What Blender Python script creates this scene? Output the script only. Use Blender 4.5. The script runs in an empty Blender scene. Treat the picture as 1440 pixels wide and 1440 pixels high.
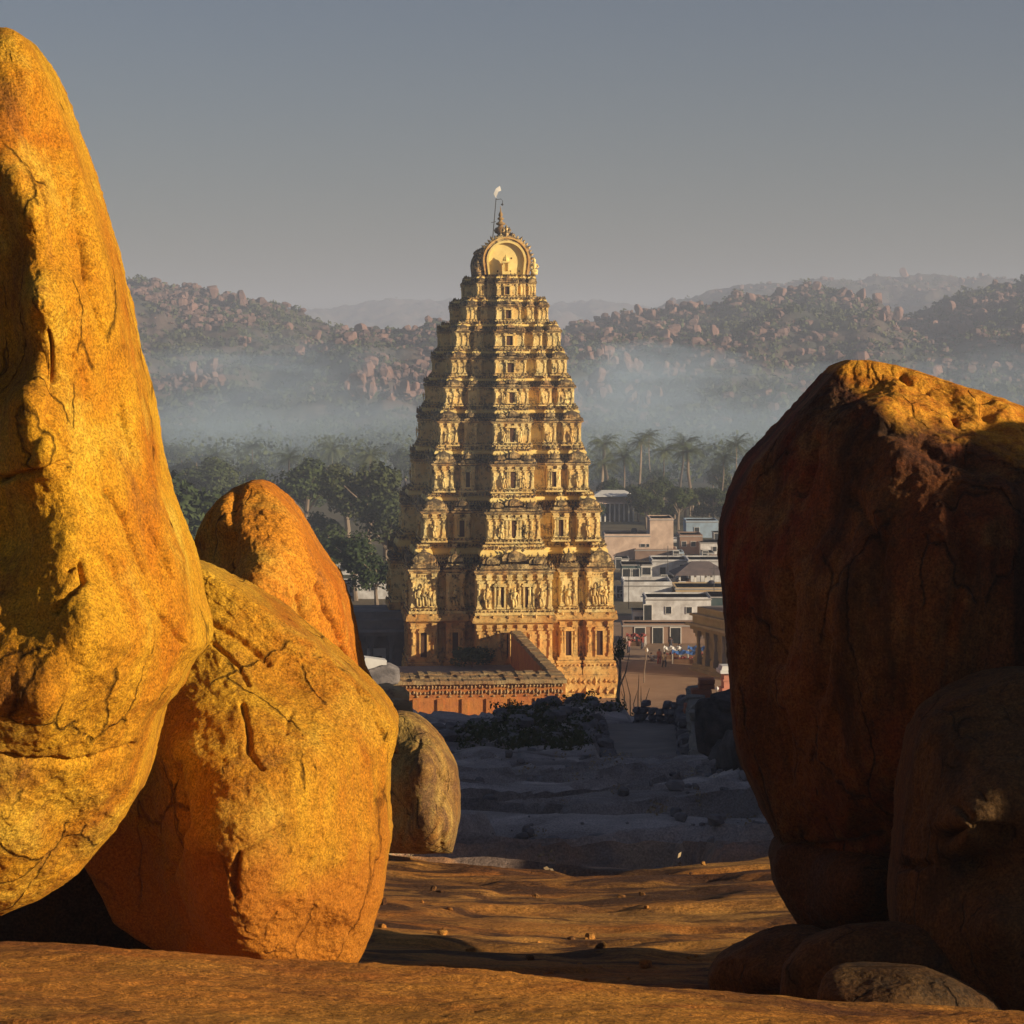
import bpy, math, random
import numpy as np
from mathutils import Vector, Matrix

# ------------------------------------------------------------------ camera, world, sun, exposure
SC = bpy.context.scene
COL = SC.collection
R = math.radians
EYE, F = 35.0, 3450.0            # eye height above the temple street; focal length in photo pixels
SUN_PHI, SUN_EL = 66.0, 14.0     # sun direction: degrees to the right of straight behind the camera; elevation

cam_d = bpy.data.cameras.new('camera')
cam = bpy.data.objects.new('camera', cam_d)
COL.objects.link(cam)
cam.location = (0, 0, EYE)
cam.rotation_euler = (R(90), 0, 0)
cam_d.sensor_width = 36.0
cam_d.sensor_height = 36.0
cam_d.lens = 36.0 * F / 1440.0
cam_d.shift_y = -(720 - 500) / 1440.0
cam_d.clip_start = 0.1
cam_d.clip_end = 20000
SC.camera = cam

SUNV = Vector((math.sin(R(SUN_PHI)) * math.cos(R(SUN_EL)), -math.cos(R(SUN_PHI)) * math.cos(R(SUN_EL)), math.sin(R(SUN_EL))))
sd = bpy.data.lights.new('sun', 'SUN')
sd.energy = 5.0
sd.angle = R(0.5)
sd.color = (1.0, 0.82, 0.57)
sun = bpy.data.objects.new('sun', sd)
COL.objects.link(sun)
sun.rotation_euler = (-SUNV).to_track_quat('-Z', 'Y').to_euler()
sun.location = (60, -60, 120)

W = bpy.data.worlds.new('World')
SC.world = W
W.use_nodes = True
wn = W.node_tree
for n in list(wn.nodes): wn.nodes.remove(n)
sky = wn.nodes.new('ShaderNodeTexSky')
sky.sky_type = 'NISHITA'
sky.sun_disc = False
sky.sun_elevation = R(SUN_EL)
sky.sun_rotation = math.atan2(SUNV.x, SUNV.y)
sky.air_density = 1.0
sky.dust_density = 1.2
sky.ozone_density = 2.0
bg = wn.nodes.new('ShaderNodeBackground')
bg.inputs['Strength'].default_value = 0.038
wo = wn.nodes.new('ShaderNodeOutputWorld')
tint = wn.nodes.new('ShaderNodeMix'); tint.data_type = 'RGBA'; tint.blend_type = 'MULTIPLY'; tint.inputs[0].default_value = 1.0
tint.inputs[7].default_value = (0.95, 0.88, 1.0, 1)     # a dusty winter sky is less green than the model's clean one
wn.links.new(sky.outputs[0], tint.inputs[6])
wn.links.new(tint.outputs[2], bg.inputs[0])
wn.links.new(bg.outputs[0], wo.inputs[0])

SC.view_settings.view_transform = 'Standard'
SC.view_settings.look = 'None'
SC.view_settings.gamma = 1
SC.view_settings.exposure = 0.5
SC.render.engine = 'CYCLES'
SC.cycles.volume_bounces = 2
SC.cycles.max_bounces = 6
SC.cycles.transparent_max_bounces = 96
SC.cycles.use_denoising = True

# ------------------------------------------------------------------ helpers
random.seed(7)
rng = np.random.default_rng(11)

def P(px, py, d):
    """a point seen at photo pixel (px, py) and standing d metres in front of the camera"""
    return Vector(((px - 720.0) / F * d, d, EYE - (py - 500.0) / F * d))

_perm = rng.permutation(256).astype(np.int64)
_perm = np.concatenate([_perm, _perm, _perm])
_g = rng.normal(size=(256, 3)); _g /= np.linalg.norm(_g, axis=1)[:, None]

def pn(p):
    i = np.floor(p).astype(np.int64); f = p - i; i &= 255
    u = f * f * f * (f * (f * 6 - 15) + 10)
    def gr(dx, dy, dz):
        h = _perm[(_perm[(_perm[(i[:, 0] + dx) & 255] + i[:, 1] + dy) & 255] + i[:, 2] + dz) & 255]
        g = _g[h]
        return g[:, 0] * (f[:, 0] - dx) + g[:, 1] * (f[:, 1] - dy) + g[:, 2] * (f[:, 2] - dz)
    x0 = gr(0, 0, 0) * (1 - u[:, 0]) + gr(1, 0, 0) * u[:, 0]
    x1 = gr(0, 1, 0) * (1 - u[:, 0]) + gr(1, 1, 0) * u[:, 0]
    x2 = gr(0, 0, 1) * (1 - u[:, 0]) + gr(1, 0, 1) * u[:, 0]
    x3 = gr(0, 1, 1) * (1 - u[:, 0]) + gr(1, 1, 1) * u[:, 0]
    y0 = x0 * (1 - u[:, 1]) + x1 * u[:, 1]
    y1 = x2 * (1 - u[:, 1]) + x3 * u[:, 1]
    return (y0 * (1 - u[:, 2]) + y1 * u[:, 2]) * 1.6

def fbm(p, s, o=4, k=0.5, ridge=False):
    p = np.asarray(p, float) * s + 37.7
    a, t = 1.0, np.zeros(len(p))
    for _ in range(o):
        n = pn(p)
        if ridge: n = 0.5 - np.abs(n)
        t += a * n; a *= k; p = p * 2.03 + 11.3
    return t

def sstep(a, b, x):
    t = np.clip((x - a) / (b - a), 0, 1)
    return t * t * (3 - 2 * t)

def mesh_np(name, V, Q, mat=None, smooth=True):
    V = np.asarray(V, np.float32); Q = np.asarray(Q, np.int32)
    me = bpy.data.meshes.new(name)
    k = Q.shape[1]
    me.vertices.add(len(V)); me.vertices.foreach_set('co', V.ravel())
    me.loops.add(Q.size); me.loops.foreach_set('vertex_index', Q.ravel())
    me.polygons.add(len(Q))
    me.polygons.foreach_set('loop_start', np.arange(len(Q), dtype=np.int32) * k)
    me.polygons.foreach_set('loop_total', np.full(len(Q), k, np.int32))
    me.polygons.foreach_set('use_smooth', np.full(len(Q), smooth))
    if mat: me.materials.append(mat)
    me.update(calc_edges=True)
    return me

def link(name, data, parent=None, loc=None, rot=None, scale=None):
    o = bpy.data.objects.new(name, data)
    COL.objects.link(o)
    if parent is not None: o.parent = parent
    if loc is not None: o.location = loc
    if rot is not None: o.rotation_euler = rot
    if scale is not None: o.scale = scale if hasattr(scale, '__len__') else (scale,) * 3
    return o

def tag(o, label=None, cat=None, group=None, kind=None):
    if label: o['label'] = label
    if cat: o['category'] = cat
    if group: o['group'] = group
    if kind: o['kind'] = kind
    return o

def thing(name, label, cat, loc=(0, 0, 0), rz=0.0, group=None):
    return tag(link(name, None, None, loc, (0, 0, rz)), label, cat, group)

class MB:
    """collects simple solids into one mesh"""
    def __init__(s): s.v = []; s.f = []
    def box(s, x0, x1, y0, y1, z0, z1, tx=0.0, ty=0.0):
        b = len(s.v)
        s.v += [(x0, y0, z0), (x1, y0, z0), (x1, y1, z0), (x0, y1, z0),
                (x0 + tx, y0 + ty, z1), (x1 - tx, y0 + ty, z1), (x1 - tx, y1 - ty, z1), (x0 + tx, y1 - ty, z1)]
        s.f += [(b, b + 3, b + 2, b + 1), (b + 4, b + 5, b + 6, b + 7), (b, b + 1, b + 5, b + 4),
                (b + 1, b + 2, b + 6, b + 5), (b + 2, b + 3, b + 7, b + 6), (b + 3, b, b + 4, b + 7)]
        return s
    def rot(s, start, ang, o=(0, 0, 0), axis='Z'):
        m = Matrix.Rotation(ang, 3, axis); o = Vector(o)
        for i in range(start, len(s.v)): s.v[i] = tuple(m @ (Vector(s.v[i]) - o) + o)
        return s
    def lathe(s, prof, n=10, c=(0, 0, 0)):
        b = len(s.v)
        for r, z in prof:
            for i in range(n):
                a = 2 * math.pi * i / n
                s.v.append((c[0] + r * math.cos(a), c[1] + r * math.sin(a), c[2] + z))
        for j in range(len(prof) - 1):
            for i in range(n):
                s.f.append((b + j * n + i, b + j * n + (i + 1) % n, b + (j + 1) * n + (i + 1) % n, b + (j + 1) * n + i))
        s.f.append(tuple(b + i for i in reversed(range(n))))
        s.f.append(tuple(b + (len(prof) - 1) * n + i for i in range(n)))
        return s
    def tube(s, pts, rad, n=6):
        pts = [Vector(p) for p in pts]; b = len(s.v)
        if not hasattr(rad, '__len__'): rad = [rad] * len(pts)
        for k, p in enumerate(pts):
            t = (pts[min(k + 1, len(pts) - 1)] - pts[max(k - 1, 0)]).normalized()
            a = t.orthogonal().normalized(); c = t.cross(a)
            for i in range(n):
                q = 2 * math.pi * i / n
                s.v.append(tuple(p + (a * math.cos(q) + c * math.sin(q)) * rad[k]))
        for j in range(len(pts) - 1):
            for i in range(n):
                s.f.append((b + j * n + i, b + j * n + (i + 1) % n, b + (j + 1) * n + (i + 1) % n, b + (j + 1) * n + i))
        s.f.append(tuple(b + i for i in reversed(range(n))))
        s.f.append(tuple(b + (len(pts) - 1) * n + i for i in range(n)))
        return s
    def prism(s, poly, y0, y1):
        """polygon in x,z extruded along y"""
        b = len(s.v); n = len(poly)
        s.v += [(x, y0, z) for x, z in poly] + [(x, y1, z) for x, z in poly]
        s.f.append(tuple(b + i for i in range(n))); s.f.append(tuple(b + n + i for i in reversed(range(n))))
        for i in range(n):
            j = (i + 1) % n
            s.f.append((b + i, b + n + i, b + n + j, b + j))
        return s
    def blob(s, c, r, rz=0.0):
        """a small lumpy carved knob"""
        b = len(s.v); ca, sa = math.cos(rz), math.sin(rz)
        for (x, y, z) in ((1, 0, 0), (-1, 0, 0), (0, 1, 0), (0, -1, 0), (0, 0, 1.15), (0, 0, -0.9)):
            k = random.uniform(0.75, 1.25)
            X, Y = x * r[0] * k, y * r[1] * k
            s.v.append((c[0] + X * ca - Y * sa, c[1] + X * sa + Y * ca, c[2] + z * r[2] * k))
        for t in ((0, 2, 4), (2, 1, 4), (1, 3, 4), (3, 0, 4), (2, 0, 5), (1, 2, 5), (3, 1, 5), (0, 3, 5)):
            s.f.append(tuple(b + i for i in t))
        return s
    def mesh(s, name, mat, smooth=False):
        me = bpy.data.meshes.new(name); me.from_pydata(s.v, [], s.f)
        if mat: me.materials.append(mat)
        if smooth:
            for p in me.polygons: p.use_smooth = True
        me.update()
        return me
    def build(s, name, mat, parent=None, loc=None, rot=None, smooth=False, scale=None):
        return link(name, s.mesh(name, mat, smooth), parent, loc, rot, scale)

# ------------------------------------------------------------------ materials
def nmat(name):
    m = bpy.data.materials.new(name); m.use_nodes = True
    nt = m.node_tree
    b = nt.nodes['Principled BSDF']
    b.inputs['Roughness'].default_value = 0.9
    b.inputs['Specular IOR Level'].default_value = 0.15
    return m, nt, b

def N(nt, t, **kw):
    n = nt.nodes.new(t)
    for k, v in kw.items():
        if k in n.inputs: n.inputs[k].default_value = v
        else: setattr(n, k, v)
    return n

def ramp(nt, src, stops, interp='LINEAR'):
    r = nt.nodes.new('ShaderNodeValToRGB'); cr = r.color_ramp; cr.interpolation = interp
    while len(cr.elements) > 1: cr.elements.remove(cr.elements[0])
    for i, (p, c) in enumerate(stops):
        e = cr.elements[0] if i == 0 else cr.elements.new(p)
        e.position = p
        e.color = (c, c, c, 1) if not hasattr(c, '__len__') else (*c, 1)
    nt.links.new(src, r.inputs[0])
    return r.outputs[0]

def mix(nt, fac, a, b, mode='MIX'):
    m = nt.nodes.new('ShaderNodeMix'); m.data_type = 'RGBA'; m.blend_type = mode
    for s, v in ((m.inputs[0], fac), (m.inputs[6], a), (m.inputs[7], b)):
        if hasattr(v, 'is_linked'): nt.links.new(v, s)
        elif hasattr(v, '__len__'): s.default_value = (*v, 1)
        else: s.default_value = v
    return m.outputs[2]

def coords(nt, scale=(1, 1, 1), rot=(0, 0, 0), which='Object'):
    tc = nt.nodes.new('ShaderNodeTexCoord'); mp = nt.nodes.new('ShaderNodeMapping')
    mp.inputs['Scale'].default_value = scale; mp.inputs['Rotation'].default_value = rot
    nt.links.new(tc.outputs[which], mp.inputs[0])
    return mp.outputs[0]

def noise(nt, co, scale, detail=6.0, rough=0.55, dist=0.0):
    n = N(nt, 'ShaderNodeTexNoise', Scale=scale, Detail=detail, Roughness=rough, Distortion=dist)
    nt.links.new(co, n.inputs['Vector'])
    return n.outputs[0]

def bump(nt, b, layers):
    prev = None
    for h, s, d in layers:
        bn = N(nt, 'ShaderNodeBump', Strength=s, Distance=d)
        nt.links.new(h, bn.inputs['Height'])
        if prev: nt.links.new(prev, bn.inputs['Normal'])
        prev = bn.outputs[0]
    nt.links.new(prev, b.inputs['Normal'])

def rock_mat(name, main, warm, pale, dark, dark_amt=0.35, grain=85.0, streak_rot=(0, 0, 0), vary=1.0, gb=0.9, cap=None, earth_tone=None):
    m, nt, b = nmat(name)
    co = coords(nt)
    cs = coords(nt, (1.6, 1.6, 0.28), streak_rot)
    c = mix(nt, ramp(nt, noise(nt, co, 0.55 * vary, 7, 0.62, 0.4), [(0.40, 0.0), (0.58, 1.0)]), main, warm)
    deep = tuple(v * 0.42 for v in warm)
    c = mix(nt, ramp(nt, noise(nt, co, 0.8 * vary, 9, 0.7, 0.8), [(0.53, 0.0), (0.68, 0.75)]), c, deep)
    c = mix(nt, ramp(nt, noise(nt, co, 1.3 * vary, 8, 0.65, 0.3), [(0.52, 0.0), (0.72, 1.0)]), c, pale)
    st = noise(nt, cs, 1.5 * vary, 8, 0.68, 0.5)
    c = mix(nt, ramp(nt, st, [(0.60 - dark_amt * 0.3, 0.0), (0.74 - dark_amt * 0.22, 0.85)]), c, dark)
    g = noise(nt, co, grain, 3, 0.7)
    c = mix(nt, 1.0, c, ramp(nt, g, [(0.34, 0.48), (0.5, 0.98), (0.66, 1.45)]), 'MULTIPLY')
    g2 = noise(nt, co, grain * 0.28, 5, 0.7)
    c = mix(nt, 1.0, c, ramp(nt, g2, [(0.3, 0.7), (0.7, 1.2)]), 'MULTIPLY')
    vo = N(nt, 'ShaderNodeTexVoronoi', Scale=1.9 * vary, feature='DISTANCE_TO_EDGE')
    wn_ = N(nt, 'ShaderNodeTexNoise', Scale=3.0, Detail=7.0); nt.links.new(co, wn_.inputs['Vector'])
    w = mix(nt, 0.22, coords(nt, (1.5, 1.5, 0.5), streak_rot), wn_.outputs[1])
    nt.links.new(w, vo.inputs['Vector'])
    cr = ramp(nt, vo.outputs[0], [(0.0, 0.0), (0.022, 1.0)])
    keep = ramp(nt, noise(nt, co, 1.7 * vary, 4, .6), [(0.50, 1.0), (0.54, 0.0)])     # cracks only here and there
    crm = mix(nt, keep, cr, (1, 1, 1))
    c = mix(nt, 1.0, c, ramp(nt, crm, [(0.0, 0.35), (1.0, 1.0)]), 'MULTIPLY')     # darker colour along the cracks
    if earth_tone:     # redder, darker tone towards the foot of the rock
        sx0 = nt.nodes.new('ShaderNodeSeparateXYZ'); tc0 = nt.nodes.new('ShaderNodeTexCoord'); nt.links.new(tc0.outputs['Object'], sx0.inputs[0])
        s1 = N(nt, 'ShaderNodeMath', operation='MULTIPLY_ADD'); s1.inputs[1].default_value = -1.6; nt.links.new(noise(nt, co, 1.6, 8, .7), s1.inputs[0]); nt.links.new(sx0.outputs[2], s1.inputs[2])
        c = mix(nt, ramp(nt, s1.outputs[0], [(0.0, 0.85), (0.45, 0.0)]), c, mix(nt, 1.0, earth_tone, ramp(nt, g, [(0.34, 0.62), (0.66, 1.32)]), 'MULTIPLY'))
    if cap:      # sunlight painted in: brighter orange above the ragged edge of the lit top
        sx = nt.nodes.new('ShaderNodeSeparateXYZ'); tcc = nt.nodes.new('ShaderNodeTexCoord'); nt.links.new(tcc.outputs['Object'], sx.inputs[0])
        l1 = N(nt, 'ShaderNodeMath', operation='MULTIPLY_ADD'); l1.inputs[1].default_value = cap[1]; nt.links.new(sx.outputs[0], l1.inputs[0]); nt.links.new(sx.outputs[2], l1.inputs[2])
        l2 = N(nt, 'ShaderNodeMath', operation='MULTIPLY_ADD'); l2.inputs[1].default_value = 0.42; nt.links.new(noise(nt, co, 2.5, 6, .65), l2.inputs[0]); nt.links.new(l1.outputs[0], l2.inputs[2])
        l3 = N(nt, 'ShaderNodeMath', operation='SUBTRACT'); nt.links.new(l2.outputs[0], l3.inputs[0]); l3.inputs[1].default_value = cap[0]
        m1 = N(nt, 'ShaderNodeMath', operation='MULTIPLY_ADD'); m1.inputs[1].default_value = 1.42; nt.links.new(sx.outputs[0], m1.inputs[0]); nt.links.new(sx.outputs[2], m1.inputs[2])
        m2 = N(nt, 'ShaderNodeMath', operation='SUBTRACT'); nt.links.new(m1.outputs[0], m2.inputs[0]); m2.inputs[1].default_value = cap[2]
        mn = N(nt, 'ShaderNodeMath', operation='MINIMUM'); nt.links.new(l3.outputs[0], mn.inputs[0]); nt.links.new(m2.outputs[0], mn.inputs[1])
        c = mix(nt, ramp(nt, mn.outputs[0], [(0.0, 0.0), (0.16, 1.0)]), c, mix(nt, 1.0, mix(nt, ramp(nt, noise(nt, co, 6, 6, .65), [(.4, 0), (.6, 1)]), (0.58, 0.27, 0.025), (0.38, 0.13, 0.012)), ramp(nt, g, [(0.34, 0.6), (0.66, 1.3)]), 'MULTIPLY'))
    nt.links.new(c, b.inputs['Base Color'])
    bump(nt, b, [(crm, 1.0, 0.03), (noise(nt, co, 4.5 * vary, 10, 0.66), 0.6, 0.035), (noise(nt, cs, 9 * vary, 6, 0.62), 0.4, 0.02),
                 (g2, 1.0, 0.014), (g, gb, 0.008)])
    return m

def plain_mat(name, c1, c2, scale=3.0, bscale=12.0, bst=0.4, bd=0.03, rough=0.9, stops=(0.35, 0.65), detail=6):
    m, nt, b = nmat(name)
    co = coords(nt)
    c = mix(nt, ramp(nt, noise(nt, co, scale, detail, 0.62, 0.3), [(stops[0], 0.0), (stops[1], 1.0)]), c1, c2)
    nt.links.new(c, b.inputs['Base Color'])
    b.inputs['Roughness'].default_value = rough
    if bst: bump(nt, b, [(noise(nt, co, bscale, 6, 0.6), bst, bd)])
    return m

def leaf_mat(name, c1, c2, scale=0.4):
    m, nt, b = nmat(name)
    co = coords(nt)
    c = mix(nt, ramp(nt, noise(nt, co, scale, 4, 0.6), [(0.35, 0.0), (0.65, 1.0)]), c1, c2)
    oi = nt.nodes.new('ShaderNodeObjectInfo')
    c = mix(nt, 1.0, c, ramp(nt, oi.outputs['Random'], [(0, (0.75, 0.8, 0.8)), (1, (1.25, 1.15, 1.0))]), 'MULTIPLY')
    nt.links.new(c, b.inputs['Base Color'])
    return m

M = {}
M['boulder'] = rock_mat('ochre_granite', (0.56, 0.305, 0.018), (0.42, 0.145, 0.008), (0.60, 0.39, 0.045), (0.22, 0.085, 0.018), 0.16, 80, (0, R(-18), 0))
M['boulder2'] = rock_mat('ochre_granite_plain', (0.50, 0.265, 0.019), (0.36, 0.115, 0.008), (0.54, 0.325, 0.037), (0.22, 0.09, 0.02), 0.04, 75, earth_tone=(0.38, 0.13, 0.014))
M['boulder3'] = rock_mat('rust_granite', (0.54, 0.21, 0.018), (0.42, 0.12, 0.009), (0.56, 0.31, 0.04), (0.20, 0.08, 0.03), 0.12, 60, (0, R(-25), 0))
M['boulder4'] = rock_mat('mossy_granite', (0.36, 0.23, 0.06), (0.28, 0.13, 0.03), (0.34, 0.26, 0.08), (0.12, 0.06, 0.03), 0.45, 50, (0, 0, 0), 1.4)
M['giant'] = rock_mat('brown_weathered_granite', (0.125, 0.055, 0.016), (0.12, 0.026, 0.010), (0.18, 0.115, 0.04), (0.016, 0.010, 0.007), 0.55, 60, (0, 0, 0), 0.8, cap=(3.76, 0.31, 2.62))  # dark body and bright cap colour in the boulder's shade and sunlit top
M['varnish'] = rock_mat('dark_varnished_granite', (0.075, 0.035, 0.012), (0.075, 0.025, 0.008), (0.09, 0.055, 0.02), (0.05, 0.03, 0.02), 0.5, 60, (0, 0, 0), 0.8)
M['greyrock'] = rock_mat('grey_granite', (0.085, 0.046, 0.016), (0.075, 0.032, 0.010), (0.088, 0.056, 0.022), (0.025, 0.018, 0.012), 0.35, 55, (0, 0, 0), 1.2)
M['rubble'] = plain_mat('grey_rubble_stone', (0.12, 0.11, 0.11), (0.26, 0.23, 0.22), 1.5, 6, 0.8, 0.08)
M['darkstone'] = plain_mat('dark_lichened_stone', (0.05, 0.045, 0.045), (0.11, 0.095, 0.09), 1.5, 6, 0.9, 0.08)
M['block'] = plain_mat('cut_grey_stone', (0.20, 0.18, 0.16), (0.30, 0.26, 0.21), 2.0, 8, 0.7, 0.05)
M['hillrock'] = plain_mat('pink_hill_granite', (0.26, 0.15, 0.12), (0.15, 0.10, 0.09), 0.15, 0.8, 0.8, 0.6)
M['hillrock2'] = plain_mat('dull_hill_granite', (0.19, 0.115, 0.095), (0.12, 0.08, 0.075), 0.2, 0.8, 0.8, 0.6)
M['hillsoil'] = plain_mat('scrubby_hill_soil', (0.05, 0.055, 0.045), (0.12, 0.085, 0.07), 0.035, 0.12, 0.9, 2.0, stops=(0.4, 0.62), detail=10)
M['bush'] = leaf_mat('hill_scrub_leaves', (0.05, 0.07, 0.035), (0.09, 0.10, 0.05), 0.05)
M['leaf'] = leaf_mat('dark_green_leaves', (0.035, 0.055, 0.02), (0.08, 0.10, 0.035))
M['leaf2'] = leaf_mat('olive_leaves', (0.045, 0.06, 0.025), (0.085, 0.095, 0.035))
M['palm'] = leaf_mat('palm_leaves', (0.06, 0.09, 0.045), (0.11, 0.13, 0.07))
M['bark'] = plain_mat('grey_bark', (0.16, 0.12, 0.09), (0.28, 0.22, 0.16), 3, 9, 0.6, 0.03)
M['dryfrond'] = plain_mat('dry_palm_straw', (0.40, 0.32, 0.20), (0.26, 0.18, 0.10), 2, 6, 0.3, 0.02)
# ------------------------------------------------------------------ terrain
_ty = np.array([0, 6, 8, 11.3, 12.6, 14, 16, 20, 24, 29.5, 31.5, 36, 43, 52, 60, 70, 78, 86, 105, 125, 150, 180, 210, 235, 7000])
_tz = np.array([-1.75, -1.98, -2.18, -2.86, -3.3, -3.68, -4.15, -4.8, -5.3, -5.95, -6.7, -7.6, -8.35, -9.75, -10.65, -12.2, -13.5, -14.7, -16.7, -18.9, -23.5, -28, -32.5, -35, -35])

def ground_z(x, y, detail=True):
    x = np.asarray(x, float); y = np.asarray(y, float)
    yy = y + 0.9 * np.sin(x * 0.7 + 1.0) * sstep(16, 24, y) * (1 - sstep(60, 90, y))
    z = EYE + np.interp(yy, _ty, _tz)
    near = 1 - sstep(12, 18, y)
    z = z - 0.075 * x * near * sstep(7, 11, y)
    # unseen ridge of the hill on the right, shaped to shade the slope
    rise = sstep(0, 10, x - (0.235 * y + 3.5)) * sstep(22, 29, y)
    top = np.interp(y, [20, 29, 100, 135, 160, 185, 196], [30, 37.5, 38.5, 34.0, 26.0, 10, 0])
    z = np.where(top > z, z + (top - z) * rise, z)
    # mound of rubble left of the ramp
    m = np.exp(-((x - 3.6) / 3.2) ** 2 - ((y - 135) / 12.0) ** 2)
    z = z + 1.0 * m
    # small shelf left
    z = z + 1.5 * sstep(5.5, 7.5, -x) * sstep(130, 142, y) * (1 - sstep(180, 215, y))
    q = x / np.maximum(y, 1) * F + 720      # the sunk bed of the path
    z = z - 1.1 * sstep(838, 850, q) * (1 - sstep(965, 990, q)) * sstep(85, 88, y) * (1 - sstep(127, 131, y))
    if detail:
        p = np.stack([x.ravel(), y.ravel(), np.zeros(x.size)], 1)
        fade = (1 - sstep(190, 235, y)).ravel()
        sc = np.clip(y.ravel() / 30.0, 0.25, 2.5)
        w = fbm(p * [0.4, 1.0, 1], 0.3, 5, 0.5) * (0.075 + 0.06 * sstep(30, 40, y.ravel())) * fade * sstep(13, 22, y.ravel()) * sc ** 0.5
        w += fbm(p * [0.45, 1.2, 1], 1.3, 5, 0.55, ridge=True) * 0.045 * fade
        hol = fbm(p * [0.5, 1, 1] + 19, 0.55, 3)
        w -= sstep(0.12, 0.3, hol) * 0.06 * (1 - sstep(30, 36, y.ravel()))
        # sheet-joint steps in the bare rock
        st = fbm(p * [0.35, 0.5, 1], 0.12, 4, .55) * 3.2 + y.ravel() * 0.13
        fr = st - np.floor(st)
        w += (sstep(0.0, 0.10, fr) * 0.34 - 0.34 * fr) * fade * sstep(30, 36, y.ravel()) * np.clip(sc, 0.5, 1.6) * 1.5
        z = z + w.reshape(z.shape)
    return z

def grid_quads(nr, nc):
    i = np.arange(nr - 1)[:, None] * nc + np.arange(nc - 1)[None, :]
    return np.stack([i, i + 1, i + nc + 1, i + nc], -1).reshape(-1, 4)

def slab_mat(name, a, b2, c3, dk, sc=1.0, blot=0.35):
    m, nt, b = nmat(name)
    co = coords(nt); cl = coords(nt, (0.7, 1.25, 1.0), (0, 0, R(6)))
    c = mix(nt, ramp(nt, noise(nt, cl, 0.5 * sc, 8, 0.62, 0.6), [(0.36, 0.0), (0.62, 1.0)]), a, b2)
    c = mix(nt, ramp(nt, noise(nt, co, 1.1 * sc, 8, 0.66), [(0.5, 0.0), (0.75, 1.0)]), c, c3)
    c = mix(nt, ramp(nt, noise(nt, cl, 0.42 * sc, 7, 0.68, 1.0), [(0.53 - blot * 0.1, 0.0), (0.66 - blot * 0.1, 0.9)]), c, dk)
    g = noise(nt, co, 45, 3, 0.75); g2 = noise(nt, cl, 14 * sc, 6, 0.7)
    c = mix(nt, 1.0, c, ramp(nt, g, [(0.33, 0.5), (0.67, 1.4)]), 'MULTIPLY')
    nt.links.new(c, b.inputs['Base Color'])
    bump(nt, b, [(noise(nt, co, 2.2 * sc, 10, 0.68), 0.9, 0.12), (g2, 0.9, 0.035), (noise(nt, co, 18, 5, .7), .8, .02), (g, 0.8, 0.01)])
    return m

M['slab'] = slab_mat('orange_rock_slab', (0.54, 0.185, 0.028), (0.62, 0.28, 0.045), (0.36, 0.10, 0.02), (0.11, 0.04, 0.018), 1.0, 0.4)
# hillside: the colour of the bare rock goes from warm ochre near by to cool grey lower down
def hillside_mat():
    m, nt, b = nmat('hillside_rock')
    co = coords(nt); cl = coords(nt, (0.6, 1.4, 1.0), (0, 0, R(4)))
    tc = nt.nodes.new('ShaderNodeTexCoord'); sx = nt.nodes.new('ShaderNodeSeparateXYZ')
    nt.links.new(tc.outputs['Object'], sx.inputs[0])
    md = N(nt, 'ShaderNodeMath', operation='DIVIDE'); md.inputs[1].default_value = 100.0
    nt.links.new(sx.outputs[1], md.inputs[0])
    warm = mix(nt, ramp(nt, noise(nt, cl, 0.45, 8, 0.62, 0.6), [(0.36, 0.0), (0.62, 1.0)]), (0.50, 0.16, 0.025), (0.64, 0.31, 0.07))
    warm = mix(nt, ramp(nt, noise(nt, cl, 0.55, 7, 0.7, 1.2), [(0.44, 0.0), (0.56, 0.95)]), warm, (0.10, 0.045, 0.022))  # dark rock blotches, also standing in for dappled shadow
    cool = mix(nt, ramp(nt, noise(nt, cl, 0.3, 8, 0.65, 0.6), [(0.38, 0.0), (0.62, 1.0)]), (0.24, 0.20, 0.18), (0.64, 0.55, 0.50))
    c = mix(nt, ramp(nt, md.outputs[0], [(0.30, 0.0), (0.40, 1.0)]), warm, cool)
    g = noise(nt, co, 30, 4, 0.75); g2 = noise(nt, cl, 8, 6, 0.7)
    c = mix(nt, 1.0, c, ramp(nt, g, [(0.33, 0.6), (0.67, 1.3)]), 'MULTIPLY')
    nt.links.new(c, b.inputs['Base Color'])
    bump(nt, b, [(noise(nt, co, 1.3, 10, 0.68), 1.0, 0.22), (g2, 0.9, 0.06), (g, 0.6, 0.015)])
    return m
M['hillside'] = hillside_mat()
M['soil'] = plain_mat('trodden_brown_earth', (0.26, 0.17, 0.11), (0.34, 0.23, 0.15), 0.25, 1.5, 0.5, 0.1, detail=10)
M['plain'] = plain_mat('dark_valley_ground', (0.10, 0.10, 0.06), (0.18, 0.14, 0.09), 0.02, 0.4, 0.5, 0.3, detail=8)

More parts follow.
